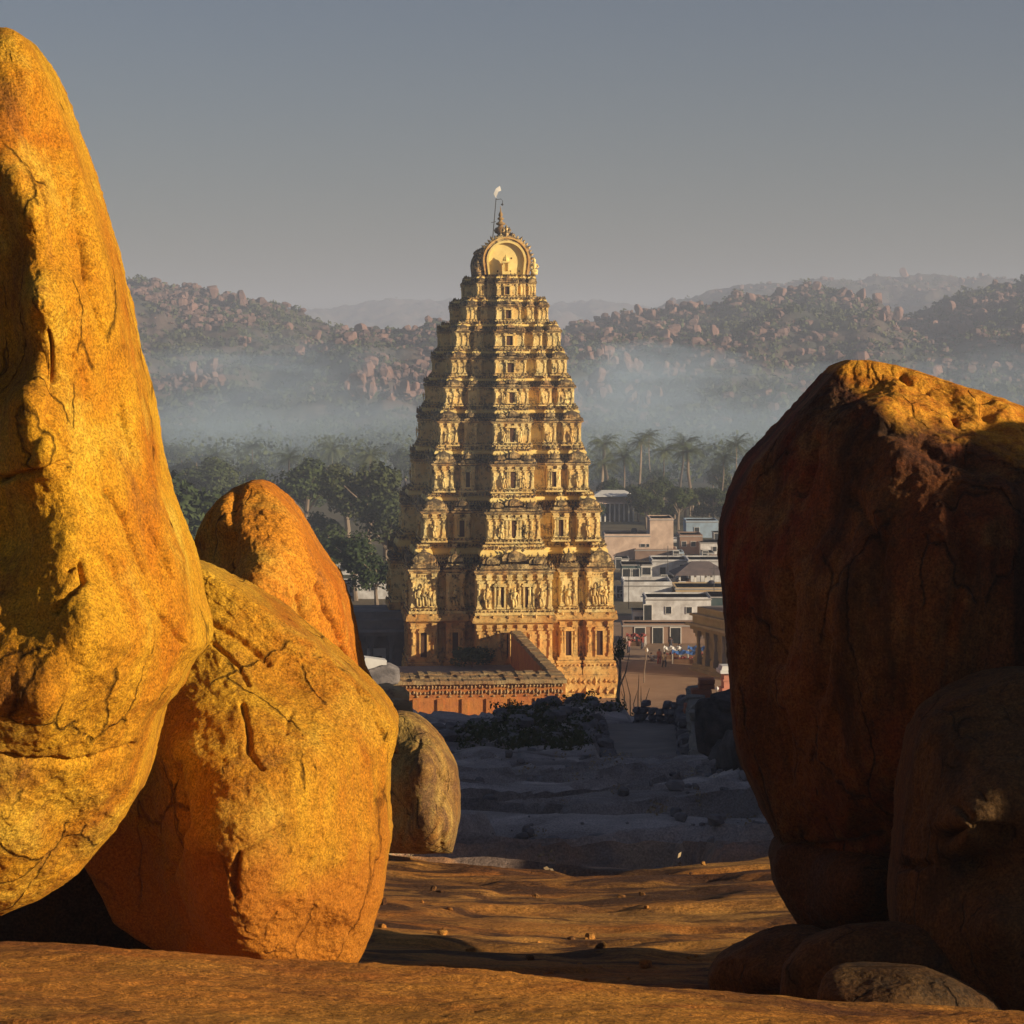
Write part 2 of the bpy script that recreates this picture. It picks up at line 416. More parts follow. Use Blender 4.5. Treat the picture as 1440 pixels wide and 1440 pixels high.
# foreground slab, finely divided
ys = np.linspace(3.0, 16.0, 420); ts = np.linspace(-1, 1, 460)
X = ts[None, :] * np.linspace(4, 9.5, 420)[:, None]; Y = np.repeat(ys[:, None], 460, 1)
Z = ground_z(X, Y, False)
pp = np.stack([X.ravel(), Y.ravel(), np.zeros(X.size)], 1)
crest = 11.3 + 0.25 * np.sin(X * 1.1) + 0.5 * fbm(pp, 0.4, 3).reshape(X.shape)
drop = np.clip(Y - crest, 0, None)
Zf = EYE + np.interp(Y, [0, 6, 8, 11.3, 16], [-1.75, -1.98, -2.18, -2.86, -3.8]) - 0.075 * X * sstep(7, 11, Y) - 0.5 * drop ** 1.5
Zf += (fbm(pp * [0.6, 1, 1], 0.9, 5, 0.5) * 0.045 + fbm(pp * [0.4, 1.3, 1], 3.5, 4, 0.55, ridge=True) * 0.018 + fbm(pp, 14, 3, 0.6) * 0.006).reshape(X.shape)
Zf = np.maximum(Zf, Z - 0.5)
me = mesh_np('rock_slab', np.stack([X, Y, Zf], -1).reshape(-1, 3), grid_quads(420, 460), M['slab'])
tag(link('rock_slab', me), kind='structure')

# hillside down to the temple
nr, nc = 620, 430
ys = np.geomspace(12.0, 262.0, nr); ts = np.linspace(-0.62, 0.95, nc)
Y = np.repeat(ys[:, None], nc, 1); X = ts[None, :] * (ys[:, None] * 0.72 + 6)
Zh = ground_z(X, Y)
Zh = np.where(Y < 15, Zh - 0.25 * (15 - Y), Zh) - 0.05
Zh = np.where(Y > 236, np.minimum(Zh, -0.05), Zh)
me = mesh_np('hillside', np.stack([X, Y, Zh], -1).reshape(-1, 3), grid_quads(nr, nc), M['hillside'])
tag(link('hillside', me), kind='structure')

# the valley floor, out to the horizon
mb = MB(); mb.v = [(-9000, 150, 0), (9000, 150, 0), (9000, 15000, 0), (-9000, 15000, 0)]; mb.f = [(0, 1, 2, 3)]
me = mb.mesh('ground', M['plain']); 
for v in me.vertices: v.co.z = -0.02
tag(link('ground', me), kind='structure')
mb = MB(); mb.box(8, 34, 205, 330, -0.3, 0.03)
tag(mb.build('street', M['soil']), kind='structure')

# ------------------------------------------------------------------ boulders
def rbf(pts):
    A = np.array([(a, b) for a, b, _ in pts], float) / 100; h = np.array([c for _, _, c in pts], float)
    k = lambda d2: np.sqrt(d2 + 0.02)
    D = ((A[:, None] - A[None]) ** 2).sum(-1); n = len(A)
    Mx = np.zeros((n + 1, n + 1)); Mx[:n, :n] = k(D); Mx[:n, n] = 1; Mx[n, :n] = 1
    w = np.linalg.solve(Mx, np.append(h, 0))
    def f(px, py):
        q = np.stack([px.ravel(), py.ravel()], 1) / 100
        out = np.full(len(q), w[n])
        for i in range(n): out += w[i] * k(((q - A[i]) ** 2).sum(1))
        return out.reshape(px.shape)
    return f

def boulder(name, label, left, right, d, dpts, back, mat, nz=300, nf=300, nb=60, q=0.62, n_end=3.0,
            cracks=(), amp=1.0, ridge=0.0, rdir=0.0, cat='boulder', group=None, fine=1.0):
    """a boulder whose left and right outlines are lists of (py, px) as seen from the camera; dpts gives how far
    its face bulges towards us (metres) at photo pixels; back is its thickness behind the outline plane"""
    L = np.array(sorted(left), float); Rr = np.array(sorted(right), float)
    top = max(L[0, 0], Rr[0, 0]); bot = min(L[-1, 0], Rr[-1, 0])
    v = np.linspace(0, 1, nz); v = 0.55 * v + 0.45 * (1 - np.cos(np.pi * v)) / 2
    py = top + (bot - top) * v
    xl = np.interp(py, L[:, 0], L[:, 1]); xr = np.interp(py, Rr[:, 0], Rr[:, 1])
    # soften the corners of the traced outline a little
    ker = np.ones(5) / 5
    xl[2:-2] = np.convolve(xl, ker, 'valid'); xr[2:-2] = np.convolve(xr, ker, 'valid')
    rf = (1 - np.abs(2 * v - 1) ** n_end) ** (1 / n_end)
    rf = np.maximum(rf, 0.02)
    uf = np.linspace(0, np.pi, nf); ub = np.linspace(np.pi, 2 * np.pi, nb + 2)[1:-1]
    u = np.concatenate([uf, ub])
    cx = (xl + xr) / 2; w = (xr - xl) / 2
    cu = np.cos(u)
    PX = cx[:, None] - w[:, None] * cu[None]
    PY = np.repeat(py[:, None], len(u), 1)
    D = np.maximum(rbf(dpts)(PX, PY), 0.15)
    s = np.sin(u)[None]
    sf = np.sign(s) * np.abs(s) ** q
    Yd = np.where(s >= 0, -D * sf, -back * sf) * rf[:, None]
    Y = d + Yd; dp = np.minimum(Y, d)      # the traced outline stays where it was seen
    X = (PX - 720) / F * dp; Z = EYE - (PY - 500) / F * dp
    V = np.stack([X, Y, Z], -1).reshape(-1, 3)
    nu = len(u)
    i = np.arange(nz - 1)[:, None] * nu; j = np.arange(nu)[None]
    jn = (j + 1) % nu
    Qd = np.stack([i + j, i + nu + j, i + nu + jn, i + jn], -1).reshape(-1, 4)
    base = Vector(((V[:, 0].min() + V[:, 0].max()) / 2, d, float(V[:, 2].min())))
    me = mesh_np(name, V - np.array(base), Qd, mat)
    nrm = np.empty(len(V) * 3, np.float32)
    me.vertices.foreach_get('normal', nrm); nrm = nrm.reshape(-1, 3)
    k = d / 14.0
    edge = np.tile(0.22 + 0.78 * np.abs(np.sin(u)) ** 0.8, nz)      # keep the traced outline crisp
    disp = fbm(V, 0.9 / k, 3, 0.5) * 0.045 * k * edge + fbm(V + 9, 3.2 / k, 4, 0.55) * 0.014 * k + fbm(V, 16 / k, 3, 0.6) * 0.008 * k * fine
    if ridge:
        ca, sa = math.cos(rdir), math.sin(rdir)
        a = V[:, 0] * ca + V[:, 2] * sa; b = -V[:, 0] * sa + V[:, 2] * ca
        q3 = np.stack([a * 0.35, b * 2.2, V[:, 1] * 1.2], 1)
        rg = fbm(q3, 1.3 / k, 4, 0.5)
        disp += ridge * (np.floor(rg * 4) / 4 * 0.6 + rg * 0.4) * 0.12 * k
    disp *= amp * np.clip(edge * 1.4, 0, 1) * np.repeat(np.clip(rf * 1.3, 0.05, 1), nu)
    if len(cracks):
        front = (np.tile(np.arange(nu), nz) < nf)
        qx, qy = PX.ravel(), PY.ravel()
        wob = fbm(V, 5, 3) * 7
        for line, wd, dp in cracks:
            best = np.full(len(qx), 1e9)
            for (x0, y0), (x1, y1) in zip(line[:-1], line[1:]):
                dx, dy = x1 - x0, y1 - y0
                t = np.clip(((qx - x0) * dx + (qy - y0) * dy) / (dx * dx + dy * dy), 0, 1)
                best = np.minimum(best, np.hypot(qx - x0 - t * dx + wob * 0.5, qy - y0 - t * dy))
            disp -= front * dp * np.exp(-(best / wd) ** 2)
    V2 = V + nrm * disp[:, None] - np.array(base)
    me.vertices.foreach_set('co', V2.astype(np.float32).ravel()); me.update()
    o = link(name, me, None, base)
    return tag(o, label, cat, group)

# left spire
lines1 = [([(105, 250), (112, 300), (122, 350), (131, 385)], 3, 0.05), ([(122, 350), (140, 420), (152, 470)], 2.5, 0.05),
          ([(70, 470), (74, 500), (82, 530)], 3, 0.05), ([(108, 500), (113, 540)], 2.5, 0.03), ([(70, 590), (82, 620), (104, 640)], 3, 0.05),
          ([(50, 240), (62, 280), (70, 320)], 3, 0.03), ([(0, 675), (40, 665), (70, 655), (100, 648)], 4, 0.07),
          ([(150, 690), (172, 728), (190, 772), (205, 800)], 3, 0.06), ([(212, 745), (228, 780), (240, 810)], 3, 0.06), ([(118, 520), (126, 560)], 3, 0.03),
          ([(170, 570), (180, 610), (192, 640)], 3, 0.04), ([(200, 820), (230, 860), (262, 905)], 3, 0.04),
          ([(80, 860), (95, 835), (118, 815), (110, 790), (95, 800)], 4, 0.05), ([(0, 1065), (60, 1077), (130, 1070), (190, 1050)], 4, 0.035),
          ([(130, 610), (141, 640)], 3, 0.03), ([(240, 870), (236, 910)], 3, 0.03), ([(150, 780), (164, 812)], 2.5, 0.03), ([(40, 640), (80, 560), (60, 500)], 9, 0.03)]
boulder('boulder', 'tallest golden boulder rising like a spire at the left edge', 
        [(38, 0), (44, -18), (60, -50), (100, -110), (150, -170), (300, -240), (600, -290), (900, -320), (1100, -300), (1250, -220), (1288, -60)],
        [(38, 8), (41, 20), (52, 34), (68, 46), (102, 63), (180, 92), (272, 121), (350, 146), (403, 160), (476, 175), (544, 194), (651, 214), (700, 226), (790, 262), (850, 274), (890, 285), (908, 287), (920, 280), (940, 264),
         (985, 240), (1000, 224), (1015, 217), (1050, 209), (1110, 193), (1170, 160), (1230, 110), (1262, 62), (1288, 2)], 13.2,
        [(0, 60, .55), (40, 120, .75), (90, 200, .35), (20, 250, .9), (50, 300, 1.0), (-60, 300, .35), (-60, 450, .2), (0, 330, .6), (-10, 420, .35), (15, 420, .75), (0, 520, .5), (120, 330, .6), (48, 420, 1.2), (30, 560, 1.2), (100, 560, 1.05),
         (170, 560, .5), (-60, 600, .4), (60, 640, 1.35), (60, 700, 1.15), (100, 760, 1.3), (20, 760, .95), (200, 760, .95), (-80, 760, .8), (120, 860, 1.55), (200, 900, 1.45), (250, 905, .95), (40, 880, 1.35),
         (60, 1000, 1.7), (180, 990, 1.35), (30, 1075, 1.35), (140, 1075, 1.15), (40, 1180, 1.1), (100, 1190, .75), (-100, 1000, 1.5), (-150, 300, .2)],
        1.8, M['boulder'], 620, 330, 60, 0.6, 3.2, lines1, 0.9, 0.28, R(-72))
# big rounded one leaning under the spire
lines2 = [([(340, 990), (348, 1020), (352, 1050), (368, 1075)], 3.5, 0.05), ([(230, 850), (290, 870), (340, 900), (380, 930)], 4, 0.035), ([(300, 905), (330, 930), (350, 960)], 3, 0.03),
          ([(500, 960), (530, 1010), (548, 1040)], 3, 0.03), ([(335, 1205), (328, 1240), (332, 1260)], 4, 0.05), ([(335, 1200), (370, 1180), (405, 1165)], 5, 0.04),
          ([(250, 1080), (262, 1160), (240, 1230), (262, 1310), (300, 1370)], 7, 0.06), ([(410, 1000), (404, 1030)], 3, 0.02), ([(240, 1230), (200, 1150)], 5, 0.04)]
boulder('boulder', 'big rounded yellow boulder resting under the left spire', 
        [(790, 215), (830, 150), (900, 110), (1050, 90), (1200, 110), (1300, 160), (1384, 290)],
        [(790, 262), (800, 292), (850, 372), (900, 440), (950, 497), (990, 540), (1020, 559), (1045, 558), (1080, 546), (1130, 545), (1180, 550), (1210, 543), (1260, 538), (1310, 522), (1350, 505), (1384, 478)], 15.2,
        [(240, 820, .15), (290, 850, .25), (200, 950, .3), (350, 950, .55), (420, 960, .5), (330, 1040, 1.05), (250, 1060, .95), (205, 1080, .3), (150, 1100, .1), (420, 1080, 1.2), (500, 1060, .95), (530, 1040, .6),
         (360, 1200, 1.45), (275, 1180, 1.25), (225, 1190, .45), (180, 1200, .15), (460, 1200, 1.15), (330, 1300, 1.4), (290, 1280, 1.2), (240, 1290, .35), (200, 1300, .15), (430, 1320, 1.0), (130, 1200, .1), (330, 1370, 1.2), (280, 1360, .5)],
        1.3, M['boulder2'], 380, 330, 50, 0.55, 3.6, lines2, 0.9, 0.22, R(-35))
lines3 = [([(330, 860), (345, 845), (335, 830)], 4, 0.05), ([(400, 860), (402, 880), (390, 895)], 5, 0.08), ([(445, 825), (455, 855), (475, 885), (482, 900)], 4, 0.08), ([(418, 840), (428, 870)], 4, 0.07),
          ([(480, 910), (490, 930)], 3, 0.05), ([(335, 690), (325, 740), (315, 800)], 8, 0.05)]
boulder('boulder', 'pointed rust orange boulder standing behind the rounded one', 
        [(679, 350), (690, 325), (705, 305), (722, 290), (745, 277), (765, 270), (800, 266), (900, 262), (1060, 300)],
        [(679, 362), (688, 378), (712, 402), (735, 420), (780, 445), (800, 458), (820, 474), (850, 483), (900, 496), (950, 506), (1060, 560)], 17.6,
        [(350, 700, .3), (320, 740, .7), (285, 770, .2), (400, 760, .85), (360, 820, 1.1), (310, 830, .8), (430, 830, .9), (460, 870, .7), (380, 900, 1.1), (450, 920, .9), (490, 940, .4), (300, 900, .8)],
        1.6, M['boulder3'], 260, 240, 50, 0.6, 3.0, lines3, 0.8, 0.3, R(-60))
lines4 = [([(590, 1040), (572, 1090), (580, 1140), (566, 1185)], 4, 0.03), ([(610, 1060), (625, 1100), (615, 1150), (620, 1190)], 4, 0.03)]
boulder('boulder', 'smooth olive brown boulder behind the right side of the rounded one', 
        [(1005, 545), (1040, 530), (1090, 520), (1150, 522), (1200, 545)],
        [(1005, 568), (1020, 598), (1050, 625), (1080, 642), (1120, 647), (1160, 645), (1200, 636)], 29.0,
        [(570, 1030, .4), (600, 1080, 1.0), (570, 1110, .8), (630, 1110, .6), (600, 1160, 1.0), (560, 1150, .5)],
        1.5, M['boulder4'], 160, 160, 40, 0.7, 3.0, lines4, 0.6, 0.12, R(85))
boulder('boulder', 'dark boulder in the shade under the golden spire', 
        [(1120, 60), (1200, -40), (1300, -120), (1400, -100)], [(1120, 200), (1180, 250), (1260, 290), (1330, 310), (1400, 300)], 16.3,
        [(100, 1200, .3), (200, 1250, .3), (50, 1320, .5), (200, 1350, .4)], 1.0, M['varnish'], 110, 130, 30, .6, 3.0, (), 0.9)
# right giant
lines5 = [([(1130, 690), (1142, 650), (1150, 620)], 7, 0.09), ([(1105, 800), (1108, 870), (1095, 930)], 8, 0.07), ([(1240, 1180), (1180, 1190), (1120, 1195)], 6, 0.06), ([(1160, 900), (1150, 980)], 7, 0.05), ([(1250, 610), (1330, 640), (1440, 668)], 9, 0.05),
          ([(1340, 690), (1350, 800), (1330, 900)], 9, 0.05), ([(1200, 700), (1240, 760), (1220, 840)], 8, 0.05), ([(1100, 1000), (1110, 1100)], 6, 0.04),
          ([(1267, 526), (1277, 534)], 6, 0.06), ([(1290, 538), (1303, 541)], 5, 0.05), ([(1385, 572), (1398, 580)], 6, 0.06), ([(1343, 574), (1345, 584)], 4, 0.05), ([(1380, 560), (1392, 562)], 4, 0.04)]
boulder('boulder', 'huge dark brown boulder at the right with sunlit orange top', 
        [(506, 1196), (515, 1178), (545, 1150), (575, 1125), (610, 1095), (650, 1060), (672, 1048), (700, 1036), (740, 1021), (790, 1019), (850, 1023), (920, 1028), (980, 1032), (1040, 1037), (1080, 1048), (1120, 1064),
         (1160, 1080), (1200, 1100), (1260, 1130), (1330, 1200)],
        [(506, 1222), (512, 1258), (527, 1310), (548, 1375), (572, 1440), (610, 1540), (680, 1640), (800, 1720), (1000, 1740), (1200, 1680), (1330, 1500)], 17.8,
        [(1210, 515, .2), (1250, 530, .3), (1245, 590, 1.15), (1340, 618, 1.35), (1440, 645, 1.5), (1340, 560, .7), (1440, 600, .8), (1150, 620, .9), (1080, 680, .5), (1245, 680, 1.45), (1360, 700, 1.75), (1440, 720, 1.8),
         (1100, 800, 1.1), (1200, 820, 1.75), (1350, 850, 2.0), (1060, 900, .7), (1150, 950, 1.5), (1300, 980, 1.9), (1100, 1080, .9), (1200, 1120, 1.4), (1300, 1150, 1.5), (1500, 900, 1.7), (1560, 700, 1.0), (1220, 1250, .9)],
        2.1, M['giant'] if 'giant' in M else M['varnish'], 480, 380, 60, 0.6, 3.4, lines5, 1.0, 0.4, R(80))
boulder('boulder', 'rounded dark boulder in the right corner before the huge one', 
        [(945, 1432), (965, 1385), (985, 1335), (1010, 1303), (1050, 1285), (1100, 1275), (1200, 1263), (1300, 1258), (1360, 1270), (1440, 1330), (1480, 1380)],
        [(945, 1500), (980, 1560), (1050, 1600), (1200, 1630), (1400, 1580), (1480, 1500)], 15.0,
        [(1400, 980, .3), (1320, 1050, .5), (1400, 1080, .8), (1290, 1150, .4), (1360, 1180, 1.0), (1440, 1150, 1.0), (1300, 1280, .7), (1400, 1300, 1.1), (1500, 1250, .9), (1360, 1172, 1.1), (1370, 1195, .65)],
        1.2, M['greyrock'], 260, 260, 40, 0.6, 3.0, [([(1330, 1178), (1370, 1165), (1420, 1172)], 10, 0.12), ([(1365, 1160), (1350, 1135)], 5, 0.05), ([(1265, 1220), (1310, 1215)], 5, 0.04)], 0.9, 0.2, R(10))
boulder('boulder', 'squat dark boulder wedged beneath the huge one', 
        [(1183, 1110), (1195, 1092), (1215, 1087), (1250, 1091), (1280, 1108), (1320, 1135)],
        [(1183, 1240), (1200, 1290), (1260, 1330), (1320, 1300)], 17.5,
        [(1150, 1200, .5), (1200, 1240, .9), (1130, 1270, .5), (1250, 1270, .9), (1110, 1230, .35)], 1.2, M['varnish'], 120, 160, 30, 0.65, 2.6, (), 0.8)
boulder('rock', 'low grey rock with a pale left edge at the foot of the dark boulders', 
        [(1312, 1098), (1330, 1050), (1350, 1010), (1375, 996), (1420, 1000)],
        [(1312, 1150), (1340, 1200), (1380, 1215), (1420, 1200)], 15.6,
        [(1100, 1330, .4), (1050, 1370, .5), (1120, 1380, .7), (1020, 1390, .3)], 0.6, M['greyrock'], 100, 130, 24, 0.8, 2.4, (), 0.7, 0.3, 0.3, 'rock')
boulder('rock', 'angular grey rock lying in the lower right corner', 
        [(1360, 1180), (1375, 1160), (1400, 1148), (1450, 1150)],
        [(1360, 1300), (1380, 1352), (1410, 1400), (1450, 1430)], 13.6,
        [(1200, 1375, .3), (1180, 1400, .5), (1280, 1380, .4), (1330, 1410, .4), (1230, 1425, .6)], 0.5, M['greyrock'], 90, 150, 24, 0.85, 2.0, (), 0.7, 0.4, 0.2, 'rock')
boulder('rock', 'dark rock between the angular grey rock and the dark boulders', 
        [(1300, 1190), (1325, 1130), (1360, 1100), (1440, 1090)],
        [(1300, 1330), (1330, 1420), (1380, 1470), (1440, 1480)], 14.6,
        [(1250, 1330, .3), (1180, 1370, .4), (1320, 1370, .4)], 0.5, M['greyrock'], 90, 150, 24, 0.85, 2.2, (), 0.7, 0.4, 0.2, 'rock')
def sphere(nu, nv):
    v = [(0, 0, 1.0)]
    for j in range(1, nv):
        a = math.pi * j / nv
        for i in range(nu):
            b = 2 * math.pi * i / nu
            v.append((math.sin(a) * math.cos(b), math.sin(a) * math.sin(b), math.cos(a)))
    v.append((0, 0, -1.0))
    f = []
    for i in range(nu): f.append((0, 1 + i, 1 + (i + 1) % nu))
    for j in range(nv - 2):
        for i in range(nu):
            a = 1 + j * nu + i; b = 1 + j * nu + (i + 1) % nu
            f.append((a, a + nu, b + nu)); f.append((a, b + nu, b))
    e = 1 + (nv - 1) * nu; b0 = 1 + (nv - 2) * nu
    for i in range(nu): f.append((e, b0 + (i + 1) % nu, b0 + i))
    return np.array(v), np.array(f)

def rock_shape(seed, nu=12, nv=8, cuts=9, blocky=0.25, amp=0.12, size=(1, 1, 1)):
    r = np.random.default_rng(seed)
    V, Fc = sphere(nu, nv)
    V = np.sign(V) * np.abs(V) ** (1 - blocky)
    for _ in range(cuts):
        n = r.normal(size=3); n /= np.linalg.norm(n); h = r.uniform(0.55, 0.85)
        d = V @ n
        V = V - np.outer(np.clip(d - h, 0, None), n)
    V = V + r.normal(size=3) * 0
    V *= (1 + amp * fbm(V + seed * 3.1, 1.3, 3))[:, None]
    V[:, 2] -= V[:, 2].min() * 1.0
    V[:, 2] -= 0.12
    return V * np.array(size), Fc

# unseen boulders added beyond the right edge to shade the dark rocks
def shade_boulder(loc, size, seed, label):
    V, Fc = rock_shape(seed, 64, 44, 7, 0.15, 0.10, size)
    me = mesh_np('boulder', V, Fc, M['varnish'])
    tag(link('boulder', me, None, loc), label, 'boulder')
shade_boulder((9.2, 15.0, 29.6), (3.3, 2.35, 3.26), 5, 'large boulder standing just outside the right edge before the dark boulders')
shade_boulder((10.5, 11.9, 29.8), (2.3, 1.5, 3.25), 6, 'low boulder outside the right edge beside the foreground slab')
# ------------------------------------------------------------------ temple tower
def stucco_mat(name, c1, c2, grime, g0=0.52, g1=0.66, up=0.6, s=0.55, coarse=0.10, bst=0.8):
    m, nt, b = nmat(name)
    co = coords(nt, which='Object'); 
    geo = nt.nodes.new('ShaderNodeNewGeometry')
    oi = nt.nodes.new('ShaderNodeObjectInfo')
    gp = coords_geo(nt, geo)
    c = mix(nt, ramp(nt, noise(nt, gp, s, 7, 0.62), [(0.36, 0.0), (0.64, 1.0)]), c1, c2)
    gr = noise(nt, gp, 1.3, 10, 0.78)
    sep = nt.nodes.new('ShaderNodeSeparateXYZ'); nt.links.new(geo.outputs['Normal'], sep.inputs[0])
    # black algae settles on ledges: more of it where the surface looks up
    ma = N(nt, 'ShaderNodeMath', operation='MULTIPLY_ADD'); ma.inputs[1].default_value = up * 0.22
    nt.links.new(sep.outputs[2], ma.inputs[0]); nt.links.new(gr, ma.inputs[2])
    c = mix(nt, ramp(nt, ma.outputs[0], [(g0, 0.0), (g1, 0.9)]), c, grime)
    c = mix(nt, 1.0, c, ramp(nt, oi.outputs['Random'], [(0, 0.86), (1, 1.12)]), 'MULTIPLY')
    nt.links.new(c, b.inputs['Base Color'])
    bump(nt, b, [(noise(nt, gp, 2.2, 8, 0.7), bst, coarse), (noise(nt, gp, 9, 4, 0.7), 0.5, 0.04)])
    return m

def coords_geo(nt, geo):
    # world position, so that one pilaster mesh weathers differently in every place it is used
    return geo.outputs['Position']

M['stucco'] = stucco_mat('cream_lime_stucco', (0.88, 0.70, 0.30), (0.78, 0.50, 0.16), (0.06, 0.05, 0.035), 0.50, 0.62)
M['crest'] = stucco_mat('weathered_stucco_ornament', (0.80, 0.60, 0.27), (0.50, 0.28, 0.10), (0.05, 0.038, 0.028), 0.41, 0.54)
M['base'] = stucco_mat('orange_brown_temple_stone', (0.76, 0.50, 0.17), (0.62, 0.31, 0.085), (0.08, 0.05, 0.03), 0.50, 0.66)
M['band'] = stucco_mat('smooth_yellow_eave_stucco', (0.90, 0.71, 0.27), (0.82, 0.56, 0.16), (0.14, 0.09, 0.05), 0.64, 0.82, 0.3, coarse=0.04)
M['niche'] = plain_mat('dark_niche_stone', (0.07, 0.035, 0.02), (0.12, 0.06, 0.03), 1, 5, 0.4, 0.04)  # dark colour stands for the shade inside openings
M['panel'] = plain_mat('smooth_cream_arch_plaster', (0.86, 0.70, 0.28), (0.76, 0.56, 0.20), 0.8, 4, 0.3, 0.03)
M['metal'] = plain_mat('dark_iron', (0.05, 0.05, 0.05), (0.08, 0.07, 0.06), 3, 9, 0.1, 0.01, 0.5)
M['brass'] = plain_mat('tarnished_copper_gilt', (0.16, 0.09, 0.04), (0.42, 0.26, 0.08), 1.2, 5, 0.3, 0.03, 0.5)
M['white'] = plain_mat('white_limewash', (0.72, 0.70, 0.66), (0.60, 0.57, 0.52), 0.5, 2, 0.3, 0.03)

DT = 264.9
tower = thing('temple_tower', 'tall stepped temple tower of carved yellow stucco with an arched summit', 'temple tower',
              (-15 * math.sin(R(6)), 250 + 15 * math.cos(R(6)), 0), R(6))

def sidepts(L, O, c, p, r):
    a = [(-L, O), (-.74 * L, O), (-.74 * L, O - r), (-.65 * L, O - r), (-.65 * L, O), (-.47 * L, O), (-.47 * L, O - r), (-c * L, O - r), (-c * L, O + p)]
    return a + [(-x, y) for x, y in reversed(a)]

def footprint(hw, hd, c, p, r, fc, fp):
    out = []
    for (L, O, cc, pp, mp) in ((hw, hd, c, p, lambda s, o: (s, -o)), (hd, hw, fc, fp, lambda s, o: (o, s)),
                               (hw, hd, c, p, lambda s, o: (-s, o)), (hd, hw, fc, fp, lambda s, o: (-o, -s))):
        q = [mp(s, o) for s, o in sidepts(L, O, cc, pp, r)]
        out += q[:-1]
    return out

def offset(fpp, o):
    n = len(fpp); res = []
    for i in range(n):
        (x0, y0), (x1, y1), (x2, y2) = fpp[i - 1], fpp[i], fpp[(i + 1) % n]
        def nr(ax, ay, bx, by):
            dx, dy = bx - ax, by - ay; l = math.hypot(dx, dy) or 1
            return dy / l, -dx / l
        a = nr(x0, y0, x1, y1); b = nr(x1, y1, x2, y2)
        res.append((x1 + o * (a[0] + b[0]), y1 + o * (a[1] + b[1])))
    return res

def sweep(mb, fpp, prof, cap=True):
    b = len(mb.v); n = len(fpp)
    for o, z in prof: mb.v += [(x, y, z) for x, y in offset(fpp, o)]
    for j in range(len(prof) - 1):
        for i in range(n):
            k = (i + 1) % n
            mb.f.append((b + j * n + i, b + j * n + k, b + (j + 1) * n + k, b + (j + 1) * n + i))
    if cap:
        mb.f.append(tuple(b + (len(prof) - 1) * n + i for i in range(n)))
        mb.f.append(tuple(b + i for i in reversed(range(n))))

def pil_mesh(mat, name):
    # unit pilaster: height 1, width 1, projects 1 towards -y
    m = MB()
    m.box(-.62, .62, -.62, .2, 0, .055); m.box(-.5, .5, -.5, .2, .055, .12, .06, .06)
    m.box(-.34, .34, -.34, .2, .12, .38); m.lathe([(.30, .38), (.33, .47), (.30, .56), (.30, .74)], 8, (0, -.1, 0))
    m.box(-.40, .40, -.40, .2, .56, .60); m.box(-.42, .42, -.42, .2, .74, .79, -.06, -.04)
    m.box(-.34, .34, -.34, .2, .79, .84); m.box(-.74, .74, -.62, .2, .84, .90, .0, .0); m.box(-.55, .55, -.75, .2, .90, 1.0, -.1, -.05)
    return m.mesh(name, mat)
PIL = {'stucco': pil_mesh(M['stucco'], 'pilaster'), 'base': pil_mesh(M['base'], 'pilaster')}

def statue_mesh(mat, seed):
    random.seed(seed)
    m = MB(); k = random.choice((-1, 1))
    hip = .05 * k
    m.lathe([(.13, 0), (.15, .03), (.13, .05)], 8)
    m.tube([(-.07, 0, .04), (-.075 + hip * .3, -.02, .26), (-.06 + hip, 0, .5)], [.045, .055, .075], 6)
    m.tube([(.09, 0, .04), (.085 + hip * .3, -.04, .26), (.06 + hip, 0, .5)], [.045, .055, .075], 6)
    m.tube([(hip, 0, .46), (hip * .6, 0, .56), (0, 0, .68), (0, 0, .77), (0, 0, .81)], [.125, .085, .12, .13, .05], 8)
    m.lathe([(.03, .80), (.065, .84), (.07, .89), (.06, .93), (.07, .945), (.045, .98), (.015, 1.03)], 7)
    for s in (-1, 1):
        if random.random() < .5: m.tube([(s * .12, 0, .77), (s * .22, -.03, .64), (s * .17, -.12, .72), (s * .16, -.13, .80)], [.04, .035, .03, .035], 5)
        else: m.tube([(s * .12, 0, .77), (s * .20, -.02, .62), (s * .17, -.04, .48), (s * .17, -.05, .42)], [.04, .035, .03, .035], 5)
    return m.mesh('statue', mat, True)
STAT = [statue_mesh(M['stucco'], s) for s in (1, 2, 3, 4)]

def roof_mesh():
    # little barrel-roofed shrine top with a horseshoe gable; unit width 2, height 1, depth 1 towards -y
    m = MB()
    m.box(-1.0, 1.0, -.95, .3, 0, .12, .0, .0); m.box(-.9, .9, -.85, .3, .12, .24)
    prof = []
    for i in range(9):
        a = R(-18 + 216 * i / 8); prof.append((.80 * math.cos(a), .50 + .34 * math.sin(a)))
    m.prism([(x, z) for x, z in prof], -.7, .3)
    prof = [(.42 * math.cos(R(-20 + 220 * i / 8)), .50 + .40 * math.sin(R(-20 + 220 * i / 8))) for i in range(9)]
    m.prism(prof, -.95, -.65)
    prof = [(.24 * math.cos(R(-20 + 220 * i / 6)), .50 + .24 * math.sin(R(-20 + 220 * i / 6))) for i in range(7)]
    m.prism(prof, -1.02, -.9)
    m.blob((0, -.85, .95), (.13, .13, .14)); m.blob((-.5, -.2, .90), (.12, .12, .14)); m.blob((.5, -.2, .90), (.12, .12, .14))
    m.lathe([(.1, .82), (.13, .9), (.05, 1.0), (.09, 1.06), (.01, 1.18)], 6, (0, -.2, 0))
    return m.mesh('shrine_roof', M['crest'])
ROOF = roof_mesh()
